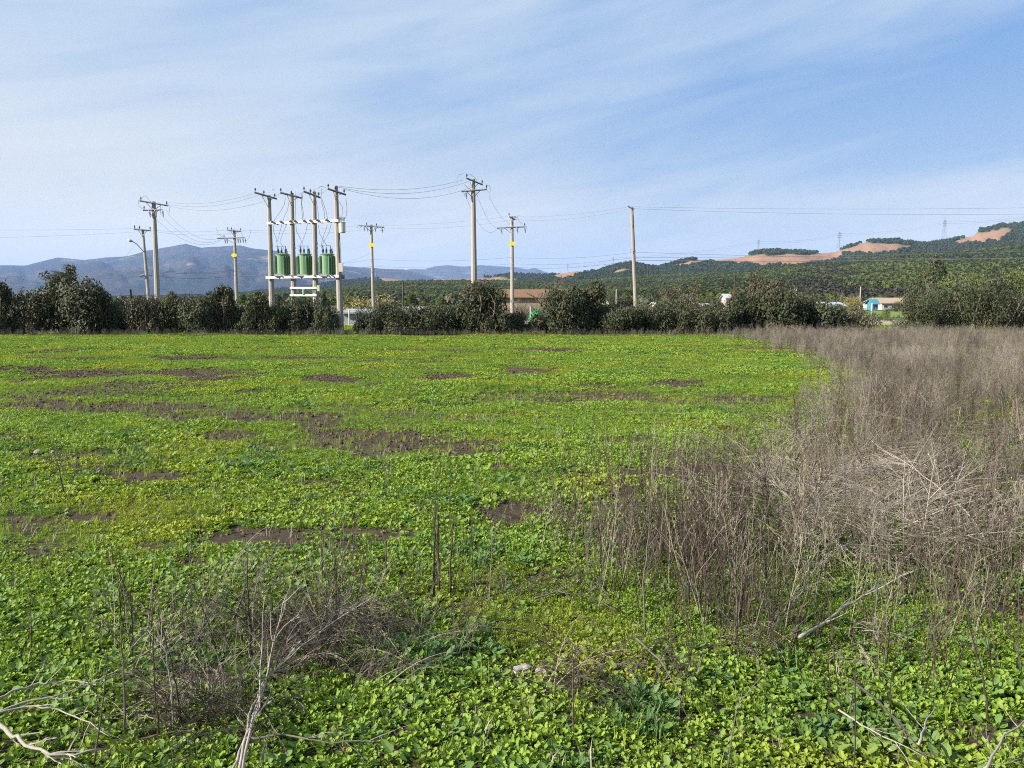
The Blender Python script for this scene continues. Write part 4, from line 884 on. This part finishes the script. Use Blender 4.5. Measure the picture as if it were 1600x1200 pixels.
def bareness(x, y):
    zz = -EYE; fy = y*CP-zz*SP; sx = 800+F*x/fy; sy = 600-F*(y*SP+zz*CP)/fy
    jx = (fbm(x*1.6, y*1.6, 41, 4)-.5) + (fbm(x*7, y*7, 43, 2)-.5)*.35; v = np.zeros_like(x)
    for (cx, cy_, rx, ry) in bare_px:
        dd = np.hypot((sx-cx)/rx, (sy-cy_)/ry)+jx*1.7; v = np.maximum(v, np.clip((1.22-dd)*1.5, 0, .97)**.8)
    st = fbm(x*.22+3, y*.5, 51, 4); v = np.maximum(v, np.clip((st-.62)*6, 0, .8)*np.clip((y-9)/6, 0, 1))
    st = fbm(x*.9+3, y*1.3, 52, 3); v = np.maximum(v, np.clip((st-.64)*8, 0, .7))
    return v
wpoly = [G(*q)[:2] for q in ((1085, 527.5), (1160, 531), (1205, 541), (1285, 565), (1330, 588), (1335, 622), (1300, 668), (1262, 735), (1200, 800), (1105, 850), (1090, 925), (1180, 960), (1300, 930), (1400, 905), (1500, 900), (1600, 890))]
wpoly += [(9, 4.5), (40, 6), (60, 45.2), (24, 45.2)]
def weedness(x, y): return inpoly(x, y, [(a, b) for a, b in wpoly])
def wedge(n, y0, y1, k=.72, m=1.5):
    # uniform points in a wedge of ground in front of the camera
    yy = np.sqrt(RNG.random(n)*((y1)**2-(y0)**2)+y0**2); xx = RNG.uniform(-1, 1, n)*(yy*k+m); return xx, yy
def field(y0, y1, n, sc0, name, label, side=1.0, big=.025):
    x, y = wedge(n, y0, y1); b = bareness(x, y); wd = weedness(x+RNG.normal(0, .35, n), y+RNG.normal(0, .6, n))
    keep = RNG.random(n) > b*1.02; keep &= RNG.random(n) > np.where(wd, .80 if y0 > 9 else .35, 0)
    x, y, wd, b = x[keep], y[keep], wd[keep], b[keep]; m = len(x)
    hv = fbm(x*.5, y*.5, 61, 3); mo = fbm(x*.6+9, y*.6, 62, 3)+np.clip((x-2)*.05, -.1, .12)*(y < 12); r = RNG.random(m)
    idx = np.where(mo > .53, np.where(r < .45, 3, 4), np.where(r < .4, 0, np.where(r < .75, 1, 2)))
    r2 = RNG.random(m); idx = np.where(r2 < big, 5, idx); idx = np.where((r2 > .955), 6, idx); idx = np.where((r2 > .945) & (r2 < .955), 7, idx)
    s_ = sc0*(.6+.7*RNG.random(m))*(.45+hv*1.1)*(1-b*.35)
    rot = np.stack([RNG.normal(0, .16, m), RNG.normal(0, .16, m), RNG.random(m)*6.28], 1)
    scatter(name, np.stack([x, y, gz(x, y)-.004], 1), rot, s_, idx, PL, label)
field(2.4, 6.5, 46000, .50, 'near_ground_cover', 'small leafy green weeds covering the near field', big=.055)
field(6.5, 14, 92000, .60, 'ground_cover', 'leafy green weeds covering the middle of the field')
field(14, 28, 180000, .70, 'field_cover', 'green crop-like weeds across the field', big=.03)
field(28, 46, 200000, .95, 'far_field_cover', 'green cover at the far side of the field', big=.02)

DKM = mat('dark_weed_leaf', lambda t: t.mix(rnd(t), (.060, .125, .038), (.100, .185, .055)), .6, .25, trans=(.25, (1.1, 1.2, .6)))
cl = []
for cx, cy_, rx, ry, n_ in ((385, 722, 55, 20, 90), (210, 702, 50, 16, 60), (300, 700, 60, 10, 30), (1130, 640, 60, 8, 30), (760, 868, 60, 25, 40), (690, 1010, 60, 25, 40), (1000, 1110, 60, 30, 30), (700, 615, 60, 6, 25), (600, 780, 80, 12, 25), (500, 735, 60, 8, 20)):
    for _ in range(n_): g = G(cx+random.gauss(0, .6)*rx, cy_+random.gauss(0, .6)*ry); cl.append((g.x, g.y, float(gz(g.x, g.y))))
cl = np.array(cl); m = len(cl)
scatter('dark_weed_clumps', cl, np.stack([RNG.normal(0, .15, m), RNG.normal(0, .15, m), RNG.random(m)*6.28], 1), .42+.45*RNG.random(m), RNG.integers(0, 3, m), [plant_proto(31, 12, .09, .045, .10, DKM), tuft_proto(32, 22, .16, DKM, .005), plant_proto(33, 16, .06, .03, .12, DKM)], 'clumps of darker taller weeds in the field')
n = 9000; x, y = wedge(n, 2.6, 16); m = len(x)
scatter('thin_grass', np.stack([x, y, gz(x, y)], 1), np.stack([RNG.normal(0, .2, m), RNG.normal(0, .2, m), RNG.random(m)*6.28], 1), .5+.9*RNG.random(m)**2, RNG.integers(0, 3, m), [tuft_proto(41, 9, .13, M['leaf'], .0022), tuft_proto(42, 7, .11, M['moss'], .002), tuft_proto(43, 6, .12, M['straw'], .0018)], 'thin grass blades among the leafy weeds')

# clods and stones of bare soil
def rock(seed, m, name='clod'):
    rg = random.Random(seed); import bmesh
    bm = bmesh.new(); bmesh.ops.create_icosphere(bm, subdivisions=1, radius=.5)
    for v in bm.verts: v.co *= rg.uniform(.65, 1.15); v.co.z *= .6
    me = bpy.data.meshes.new(name); bm.to_mesh(me); bm.free(); me.materials.append(m); return me
x, y = wedge(150000, 2.6, 34); b = bareness(x, y); kp = RNG.random(len(x)) < (b*.9+.03); x, y = x[kp], y[kp]; m = len(x)
scatter('soil_clods', np.stack([x, y, gz(x, y)], 1), RNG.random((m, 3))*6, (.015+.05*RNG.random(m)**2.5)*(1+y*.02), RNG.integers(0, 3, m), [rock(j, M['clod']) for j in (1, 2, 3)], 'clods of bare brown soil')

# ------------------------------------------------------------------ dry weeds
def stem(mb, rg, p, d, L, r, lev, curl=.12, seg=5, nb=8, droop=0):
    pts = [p]; q = p
    for j in range(seg):
        d = (d+Vector((rg.uniform(-curl, curl), rg.uniform(-curl, curl), rg.uniform(-curl, curl)*.4-droop))).normalized(); q = q+d*L/seg; pts.append(q)
    mb.tube(pts, [r*(1-.7*j/seg) for j in range(seg+1)], 3, cap=False)
    if lev == 0 and rg.random() < .6:
        mb.tube([q, q+d*.008, q+d*.02], [r*.6, r*.6+.0028, .0008], 3, cap=False)
    if lev > 0:
        for _ in range(nb):
            u = rg.uniform(.3, .98); j = min(int(u*seg), seg-1); b = pts[j].lerp(pts[j+1], u*seg-j); a = rg.random()*6.28; k = rg.uniform(.35, .8)
            stem(mb, rg, b, (d+Vector((math.cos(a)*k, math.sin(a)*k, rg.uniform(-.1, .3)))).normalized(), L*rg.uniform(.14, .34)*(1.25-u*.6), r*.5, lev-1, .22, 3, 4, droop)
def weed_proto(seed, k, h, m, r=.0034, lean=.12, nb=9, lev=2, spread=.09, droop=0.):
    rg = random.Random(seed); mb = MB()
    for _ in range(k):
        a = rg.random()*6.28; l = rg.random()*lean; stem(mb, rg, Vector((rg.uniform(-spread, spread), rg.uniform(-spread, spread), -.02)), Vector((math.cos(a)*l, math.sin(a)*l, 1)).normalized(), h*rg.uniform(.6, 1.), r, lev, .07, 5, nb, droop)
    return mb.mesh('dry_weed', m)
def lean_proto(seed, k, L, m, r=.003, el=.5, droop=.10):
    """long parallel stalks bent over in one direction (+x)"""
    rg = random.Random(seed); mb = MB()
    for _ in range(k):
        a = rg.gauss(0, .35); e = el+rg.gauss(0, .18); stem(mb, rg, Vector((rg.uniform(-.3, .3), rg.uniform(-.3, .3), 0)), Vector((math.cos(a)*math.cos(e), math.sin(a)*math.cos(e), math.sin(e))), L*rg.uniform(.6, 1.1), r*rg.uniform(.7, 1.3), 1, .10, 6, 5, droop)
    return mb.mesh('bent_weed', m)
WPN = [weed_proto(51, 2, .9, M['drydark'], r=.0058, nb=10, lev=1, lean=.08), weed_proto(52, 2, .8, M['drydark'], r=.0065, nb=12, lev=1, lean=.15), weed_proto(53, 2, .85, M['straw'], r=.0045, nb=8, lev=1, lean=.2)]
WP = [weed_proto(1, 3, .85, M['dry']), weed_proto(2, 4, .78, M['dry']), weed_proto(3, 3, .95, M['dry'], lean=.25), weed_proto(4, 4, .70, M['drydark'], nb=6), weed_proto(5, 5, .6, M['dry'], lean=.5, nb=7),
      weed_proto(6, 3, .9, M['straw'], r=.0026, lean=.3, nb=7), weed_proto(7, 5, .62, M['drydark'], nb=5, lev=1, r=.004)]
LP = [lean_proto(1, 6, 1.1, M['dry'], r=.0045), lean_proto(2, 7, .95, M['straw'], r=.0042), lean_proto(3, 7, 1.2, M['dry'], r=.004, el=.75)]
def weeds(n, y0, y1, sc0, name, label):
    x, y = wedge(n, y0, y1, .95, 1); kp = weedness(x+RNG.normal(0, .08, n)*np.sqrt(y), y+RNG.normal(0, .04, n)*y); x, y = x[kp], y[kp]; m = len(x)
    hv = fbm(x*.35, y*.35, 71, 3); r = RNG.random(m); idx = np.select([r < .22, r < .44, r < .58, r < .68, r < .82, r < .95], [0, 1, 2, 3, 4, 5], 6)
    if y0 < 5: r = RNG.random(m); idx = np.where(r < .24, 7, np.where(r < .44, 8, np.where(r < .52, 9, idx)))
    keep = fbm(x*.8, y*.8, 73, 2) > .26; x, y, hv, idx = x[keep], y[keep], hv[keep], idx[keep]; m = len(x)
    s_ = sc0*(.62+.32*RNG.random(m))*(.72+.55*hv)
    rot = np.stack([RNG.normal(.0, .10, m), RNG.normal(.05, .10, m), RNG.random(m)*6.28], 1)
    scatter(name, np.stack([x, y, gz(x, y)-.01], 1), rot, s_, idx, WP+WPN, label)
weeds(4600, 4.2, 13, 1.0, 'dry_weeds', 'thicket of tall grey-brown dead weeds at the right')
weeds(15000, 13, 27, 1.0, 'dry_weed_field', 'field of dead weeds stretching away at the right')
weeds(21000, 27, 45.5, 1.05, 'far_dry_weeds', 'dead weeds in front of the eastern trees')
# sparse standing stalks in the green, bottom centre, and the dead fringe below the hedge
pts = []
def splash(cx, cy_, rx, ry, n):
    for _ in range(n):
        a = random.gauss(0, .5); b = random.gauss(0, .5); g = G(cx+a*rx, cy_+b*ry); pts.append((g.x, g.y))
splash(1080, 880, 150, 90, 330); splash(960, 860, 140, 70, 130); splash(700, 900, 60, 50, 8); splash(1420, 1010, 250, 130, 70); splash(1150, 980, 90, 40, 80); splash(780, 760, 220, 60, 16); splash(1120, 760, 150, 50, 150)
splash(90, 770, 120, 60, 7); splash(540, 950, 90, 50, 34); splash(250, 1000, 150, 60, 30); splash(1330, 760, 160, 80, 120); splash(1000, 740, 160, 40, 40)
splash(1490, 900, 180, 80, 120); splash(1560, 960, 120, 80, 40)
pts = np.array(pts); m = len(pts)
scatter('scattered_dry_stalks', np.column_stack([pts, gz(pts[:, 0], pts[:, 1])]), np.stack([RNG.normal(0, .12, m), RNG.normal(0, .12, m), RNG.random(m)*6.28], 1), .55+.35*RNG.random(m), RNG.choice([0, 3, 5, 6, 6, 1], m),
        [weed_proto(i+20, 1 if i != 1 else 2, .85, M[mm], nb=nb_, lev=lv_, r=.0052 if mm == 'drydark' else .0038, lean=.22) for i, (mm, nb_, lv_) in enumerate((('dry', 8, 1), ('drydark', 5, 1), ('drydark', 8, 1), ('drydark', 4, 1), ('dry', 5, 1), ('straw', 6, 1), ('drydark', 7, 1)))], 'scattered single dead stalks standing in the green')
n = 2600; x = RNG.uniform(-36, 24, n); y = RNG.normal(44.6, .35, n); m = n
scatter('hedge_fringe', np.stack([x, y, np.zeros(m)], 1), np.stack([RNG.normal(0, .2, m), RNG.normal(0, .2, m), RNG.random(m)*6.28], 1), .25+.45*RNG.random(m), RNG.choice([0, 1, 3, 4, 6], m), WP, 'dead grass fringe along the foot of the hedge')
n = 26000; x = RNG.uniform(-75, 75, n); y = RNG.uniform(45.5, 60, n)
scatter('verge_grass', np.stack([x, y, np.zeros(n)], 1), np.stack([np.zeros(n), np.zeros(n), RNG.random(n)*6.28], 1), 1.6+1.6*RNG.random(n), RNG.choice([0, 3, 6], n), PL, 'rough grass between the hedge and the road')
n = 420; x = RNG.uniform(-4, 8, n); y = RNG.uniform(61.5, 80, n); y = np.where((y > 60) & (y < 69), y+9, y)
scatter('bramble_thicket', np.stack([x, y, np.zeros(n)], 1), np.stack([RNG.normal(0, .2, n), RNG.normal(0, .2, n), RNG.random(n)*6.28], 1), 1.4+1.5*RNG.random(n), RNG.choice([2, 3, 4, 6], n), WP, 'dead brambles in front of the rust-roofed shed')
# bent-over mat of stalks
pm = []
for cx, cy_, rx, ry, n_, ang in ((1350, 800, 120, 42, 110, .5), (1470, 850, 90, 35, 50, .3), (1230, 790, 70, 40, 60, 1.9), (1300, 870, 90, 25, 50, .2), (1180, 830, 60, 30, 36, 2.4), (1440, 700, 160, 50, 60, .8), (1280, 690, 100, 30, 40, 2.0)):
    for _ in range(int(n_*.42)):
        g = G(cx+random.gauss(0, .6)*rx, cy_+random.gauss(0, .6)*ry); pm.append((g.x, g.y, .0+random.random()*.35, ang+random.gauss(0, .9)))
pm = np.array(pm); m = len(pm)
scatter('bent_dry_weeds', pm[:, :3], np.stack([np.zeros(m), RNG.normal(0, .2, m), -pm[:, 3]], 1), .5+.45*RNG.random(m), RNG.integers(0, 3, m), LP, 'tangle of bleached stalks bent over to the right')
# low brushy litter heaps in the foreground
pb = []
for cx, cy_, rx, ry, n_ in ((400, 1010, 130, 60, 95), (560, 1010, 130, 60, 90), (330, 1110, 140, 60, 60), (900, 1068, 80, 22, 22), (1010, 1090, 80, 35, 12), (820, 815, 60, 15, 12), (880, 930, 90, 14, 12), (1180, 1010, 60, 25, 12), (1350, 1020, 40, 25, 8)):
    for _ in range(int(n_*.6)): g = G(cx+random.gauss(0, .6)*rx, cy_+random.gauss(0, .6)*ry); pb.append((g.x, g.y, .01))
pb = np.array(pb); m = len(pb)
scatter('brush_litter', pb, np.stack([RNG.normal(0, .3, m), RNG.normal(0, .3, m), RNG.random(m)*6.28], 1), .26+.26*RNG.random(m), RNG.choice([0, 0, 1, 1, 2, 3], m),
        [lean_proto(11, 7, 1.1, M['drydark'], .0055, .9, .10), lean_proto(12, 5, 1.0, M['straw'], .006, .7, .14), lean_proto(13, 6, 1.0, M['dry'], .0060, .95, .2), lean_proto(14, 5, 1.1, M['dry'], .005, 1.2, .05)], 'brushy heaps of dead twigs among the green')

# ------------------------------------------------------------------ single branches and stalks one can point at
def gp(px, py, h=0.):       # point above the ground at photographed pixel of its foot, raised h
    g = G(px, py); g.z = h; return g
def at_y(px, py, D): return P(px, py, D)
def branch(pts, r, m, label, name='dry_branch', cat='branch', twigs=6, seed=1, tl=.18, D=None):
    """pts: (px, py, D) along the branch"""
    gy = lambda q: G(q[0], q[1]).y
    if cat == 'stalk': d0 = gy(pts[0])*.992; A = [P(q[0], q[1], d0) for q in pts]
    else: A = [P(q[0], q[1], min(q[2], gy(q)*.935)) for q in pts]
    rg = random.Random(seed); o0 = A[0].copy(); o = thing(name, label, cat, o0)
    # smooth the run a little
    C = []
    for a, b in zip(A, A[1:]):
        for j in range(4):
            q = a.lerp(b, j/4)+Vector([rg.uniform(-1, 1)*r*.8 for _ in range(3)]); C.append(q)
    C.append(A[-1]); k = len(C); mb = MB(); mb.o = o0; mb.tube(C, [r*(1-.72*j/(k-1)) for j in range(k)], 6); mb.build('stem', m, o, sm=True)
    tb = MB(); tb.o = o0
    for _ in range(twigs):
        j = rg.randint(int(k*.2), k-2); d = (C[j+1]-C[j]).normalized(); a = Vector([rg.uniform(-1, 1) for _ in range(3)]); stem(tb, rg, C[j], (d*.8+a*.6).normalized(), tl*rg.uniform(.5, 1.3), r*.38, 1, .25, 4, 2)
    if twigs: tb.build('twigs', m, o)
    return o
M['bleached'] = mat('bleached_branch', lambda t: t.mix(t.noise(pos(t), 60, 4, .7), (.14, .12, .10), (.38, .345, .295)), .85, .15)
S, DK, DR = M['bleached'], M['drydark'], M['dry']
branch([(-30, 1105, 3.75), (20, 1080, 3.8), (60, 1068, 3.9), (100, 1064, 4.0), (140, 1068, 4.1)], .0075, S, 'uppermost of three pale branches fanning in from the left edge', seed=2, twigs=5)
branch([(-30, 1125, 3.6), (30, 1100, 3.7), (90, 1088, 3.8), (130, 1072, 3.9), (190, 1050, 4.1)], .0065, S, 'middle pale branch fanning in from the left edge, longest reach', seed=3, twigs=6)
branch([(-30, 1122, 3.55), (40, 1103, 3.6), (90, 1108, 3.6), (140, 1130, 3.6), (170, 1150, 3.6)], .0055, S, 'lower pale branch from the left edge that curves downwards', seed=4, twigs=5)
branch([(-20, 1118, 3.3), (15, 1145, 3.35), (40, 1160, 3.4), (78, 1182, 3.45), (160, 1170, 3.5)], .012, S, 'thick bleached branch in the bottom left corner', seed=5, twigs=9, tl=.14)
branch([(196, 1150, 3.75), (194, 1085, 3.72), (191, 1020, 3.70), (189, 978, 3.68)], .0065, DR, 'upright pale stalk with a snapped top in the lower left', 'dry_stalk', 'stalk', 2, 6)
branch([(148, 1195, 3.5), (158, 1120, 3.55), (166, 1060, 3.6), (171, 1010, 3.65)], .0050, DR, 'thin leaning stalk left of the snapped upright one', 'dry_stalk', 'stalk', 3, 7)
branch([(249, 1150, 3.85), (243, 1090, 3.85), (240, 1010, 3.85), (238, 952, 3.85)], .0048, DK, 'dark upright stalk left of the forked pair in the lower left', 'dry_stalk', 'stalk', 3, 8)
branch([(283, 1130, 3.9), (275, 1070, 3.9), (262, 1010, 3.95), (243, 945, 4.0)], .0060, DK, 'dark leaning stalk of the forked pair in the lower left', 'dry_stalk', 'stalk', 4, 9)
branch([(272, 1140, 3.85), (268, 1075, 3.85), (258, 1020, 3.85), (240, 970, 3.9)], .0060, S, 'pale stalk of the forked pair in the lower left', 'dry_stalk', 'stalk', 4, 10)
branch([(372, 1215, 3.55), (390, 1120, 3.65), (412, 1065, 3.75), (470, 1010, 3.95), (545, 955, 4.3)], .0072, S, 'large pale branch slanting up right from the bottom left centre', seed=11, twigs=12, tl=.22)
branch([(378, 1210, 3.6), (398, 1110, 3.65), (420, 1050, 3.7), (430, 990, 3.75), (448, 930, 3.8)], .0075, S, 'pale branch rising almost upright beside the large slanting one', seed=12, twigs=9, tl=.2)
branch([(365, 1200, 3.5), (385, 1150, 3.55), (404, 1105, 3.6), (408, 1020, 3.7), (414, 930, 3.75)], .006, S, 'slim crooked branch in the bottom left centre bundle', seed=13, twigs=8, tl=.16)
branch([(385, 1155, 3.6), (440, 1148, 3.6), (520, 1160, 3.6), (595, 1155, 3.65)], .0060, DR, 'branch lying flat to the right of the bottom left centre bundle', seed=14, twigs=6)
branch([(392, 1025, 4.3), (389, 965, 4.3), (387, 910, 4.3), (385, 858, 4.3)], .0075, DK, 'dark thick stalk with hanging seeds above the left bundle', 'dry_stalk', 'stalk', 8, 15, .12)
branch([(100, 768, 7.9), (93, 738, 7.9), (84, 705, 7.9)], .010, DK, 'dark stalk standing alone in the left of the field', 'dry_stalk', 'stalk', 2, 16)
branch([(157, 757, 7.9), (150, 730, 7.9)], .008, DK, 'short dark stalk right of the lone dark stalk', 'dry_stalk', 'stalk', 1, 17)
branch([(110, 760, 8), (118, 735, 8), (124, 718, 8)], .006, DK, 'short slanting stalk between the two dark ones', 'dry_stalk', 'stalk', 1, 18)
for j, (x0, y0, x1, y1, D_, lb) in enumerate(((677, 930, 680, 782, 5.6, 'leftmost'), (683, 915, 684, 795, 5.7, 'second'), (687, 920, 681, 785, 5.6, 'third'), (702, 925, 705, 805, 5.6, 'rightmost'))):
    branch([(x0, y0, D_), ((x0+x1)/2+1, (y0+y1)/2, D_), (x1, y1, D_)], .0085, DK, lb+' stalk of the dark clump standing left of centre', 'dark_stalk', 'stalk', 7, 19+j, .09)
branch([(603, 905, 5.8), (604, 850, 5.8), (604, 800, 5.8)], .005, DK, 'thin dark stalk left of the dark clump', 'dark_stalk', 'stalk', 2, 24)
branch([(765, 950, 5.3), (767, 900, 5.3), (768, 835, 5.3)], .005, DR, 'thin stalk right of the dark clump', 'dry_stalk', 'stalk', 2, 25)
branch([(911, 840, 6.6), (910, 780, 6.6), (908, 712, 6.6)], .0055, DK, 'thin tall dark stalk left of the weed thicket', 'dark_stalk', 'stalk', 3, 26)
branch([(1008, 990, 4.7), (1006, 910, 4.7), (1014, 840, 4.7), (1016, 770, 4.75)], .0058, DR, 'pale forked stalk at the front of the weed thicket', 'dry_stalk', 'stalk', 5, 27, .25)
branch([(1250, 995, 4.75), (1290, 970, 4.8), (1350, 930, 4.9), (1400, 905, 5.1), (1452, 882, 5.3)], .0105, S, 'thick pale fallen branch in front of the weed thicket', seed=28, twigs=9, tl=.3)
branch([(1240, 940, 5.2), (1272, 890, 5.3), (1310, 858, 5.5), (1345, 838, 5.7)], .0055, S, 'slim pale branch slanting up behind the thick fallen one', seed=29, twigs=3)
branch([(1560, 880, 5.6), (1520, 810, 5.9), (1470, 765, 6.2), (1420, 725, 6.6), (1370, 700, 7)], .0080, S, 'long pale stem arching left near the right edge', seed=30, twigs=8, tl=.35)
branch([(1340, 870, 5.7), (1290, 830, 6), (1240, 785, 6.3), (1205, 750, 6.6)], .0070, S, 'long pale stem arching left into the middle of the thicket', seed=31, twigs=8, tl=.35)
branch([(1490, 770, 6.8), (1500, 740, 6.9), (1515, 718, 7)], .0085, S, 'pale forked stick poking up near the right edge', seed=32, twigs=4, tl=.3)
branch([(1332, 1065, 4.1), (1375, 1100, 4.0), (1410, 1135, 3.85), (1450, 1190, 3.65)], .0075, DR, 'grey-brown stem lying diagonally in the bottom right', seed=33, twigs=6)
branch([(1310, 1110, 3.9), (1360, 1140, 3.8), (1440, 1180, 3.6)], .005, S, 'thin pale twig below the diagonal stem in the bottom right', seed=34, twigs=4)
branch([(1435, 1165, 3.7), (1445, 1130, 3.7), (1462, 1100, 3.75)], .006, S, 'short pale forked twig right of the diagonal stem', seed=35, twigs=2)
branch([(1535, 1215, 3.5), (1568, 1150, 3.6), (1610, 1120, 3.7)], .007, S, 'pale branch in the bottom right corner', seed=36, twigs=6, tl=.2)
branch([(990, 995, 4.7), (1030, 1030, 4.5), (1055, 1070, 4.3), (1070, 1100, 4.15)], .0065, DR, 'brown bent stem lying right of the centre litter heap', seed=37, twigs=5)
branch([(835, 935, 5.3), (870, 925, 5.4), (920, 930, 5.3), (965, 955, 5.1)], .0060, DR, 'arched fallen stem in front of the thicket centre', seed=38, twigs=10, tl=.18)
branch([(735, 975, 5), (770, 980, 4.95), (835, 986, 4.9)], .0055, DR, 'short pale stick lying flat in the green centre', seed=39, twigs=1)
branch([(897, 1145, 3.75), (896, 1080, 3.8), (895, 1000, 3.9)], .0052, DK, 'dark upright stalk at the bottom centre', 'dark_stalk', 'stalk', 3, 40)
branch([(1135, 1210, 3.45), (1148, 1120, 3.55), (1160, 1080, 3.65)], .004, DR, 'thin upright stalk at the bottom right of centre', 'dry_stalk', 'stalk', 3, 41)
branch([(1545, 1130, 3.9), (1537, 1060, 4.0), (1520, 1005, 4.1), (1505, 900, 4.3)], .006, DK, 'dark crooked stem rising near the right bottom edge', 'dark_stalk', 'stalk', 6, 42, .16)
branch([(1150, 1008, 4.6), (1152, 940, 4.65), (1148, 860, 4.7)], .010, DR, 'thick ragged stalk at the front of the thicket', 'dry_stalk', 'stalk', 9, 43, .16)

# stones and litter
def lump(px, py, size, m, label, name, cat, seed, sq=.6):
    import bmesh
    size *= .62; rg = random.Random(seed); bm = bmesh.new(); bmesh.ops.create_icosphere(bm, subdivisions=2, radius=size/2)
    ph = [rg.uniform(0, 6) for _ in range(6)]
    for v in bm.verts:
        n_ = v.co.normalized(); k = 1+.22*math.sin(n_.x*3+ph[0])+.18*math.sin(n_.y*4+ph[1])+.12*math.sin(n_.z*7+ph[2])+rg.uniform(-.06, .06); v.co *= k; v.co.z *= sq
    me = bpy.data.meshes.new(name); bm.to_mesh(me); bm.free(); me.materials.append(m); o = link(name, me); g = G(px, py); o.location = (g.x, g.y, float(gz(g.x, g.y))+size*.22); o.rotation_euler = (0, 0, rg.random()*6); tag(o, label, cat); return o
lump(815, 1046, .13, M['paper'], 'crumpled white litter lying in the near centre', 'crumpled_paper', 'litter', 1)
lump(848, 1050, .11, M['stone'], 'tan stone right of the crumpled white litter', 'stone', 'stone', 2)
lump(59, 706, .20, M['stone'], 'pale flat stone at the left of the field', 'stone', 'stone', 3, .4)
lump(82, 704, .10, M['paper'], 'small white stone right of the pale flat stone', 'stone', 'stone', 4)
lump(218, 686, .14, M['paper'], 'white stone beside the low weed clump at the left', 'stone', 'stone', 5)
lump(254, 669, .13, M['paper'], 'small white stone beyond the low weed clump', 'stone', 'stone', 6)
lump(202, 682, .16, M['stone'], 'tan stone left of the white stone by the weed clump', 'stone', 'stone', 7, .5)
lump(460, 664, .10, M['paper'], 'white pebble on the long bare soil strip', 'pebble', 'stone', 8)
lump(729, 648, .10, M['paper'], 'white pebble in the green centre of the field', 'pebble', 'stone', 9)
lump(968, 757, .13, M['paper'], 'white stone just left of the thicket', 'stone', 'stone', 10)
lump(146, 775, .10, M['stone'], 'pinkish stone in the green at the left', 'stone', 'stone', 11)

# ------------------------------------------------------------------ the air
hz = bpy.data.materials.new('haze'); hz.use_nodes = True; hz.node_tree.nodes.clear(); t = NT(hz.node_tree)
pv = t.n('ShaderNodeVolumePrincipled'); pv.inputs['Color'].default_value = (.38, .57, 1, 1); pv.inputs['Density'].default_value = 4.3e-5; pv.inputs['Anisotropy'].default_value = .0
t.nt.links.new(pv.outputs[0], t.n('ShaderNodeOutputMaterial').inputs['Volume'])
hb = MB().box((0, 0, 544), (44000, 44000, 1100)).build('haze', hz); kind(hb, 'stuff', 'thin blue haze over the valley')
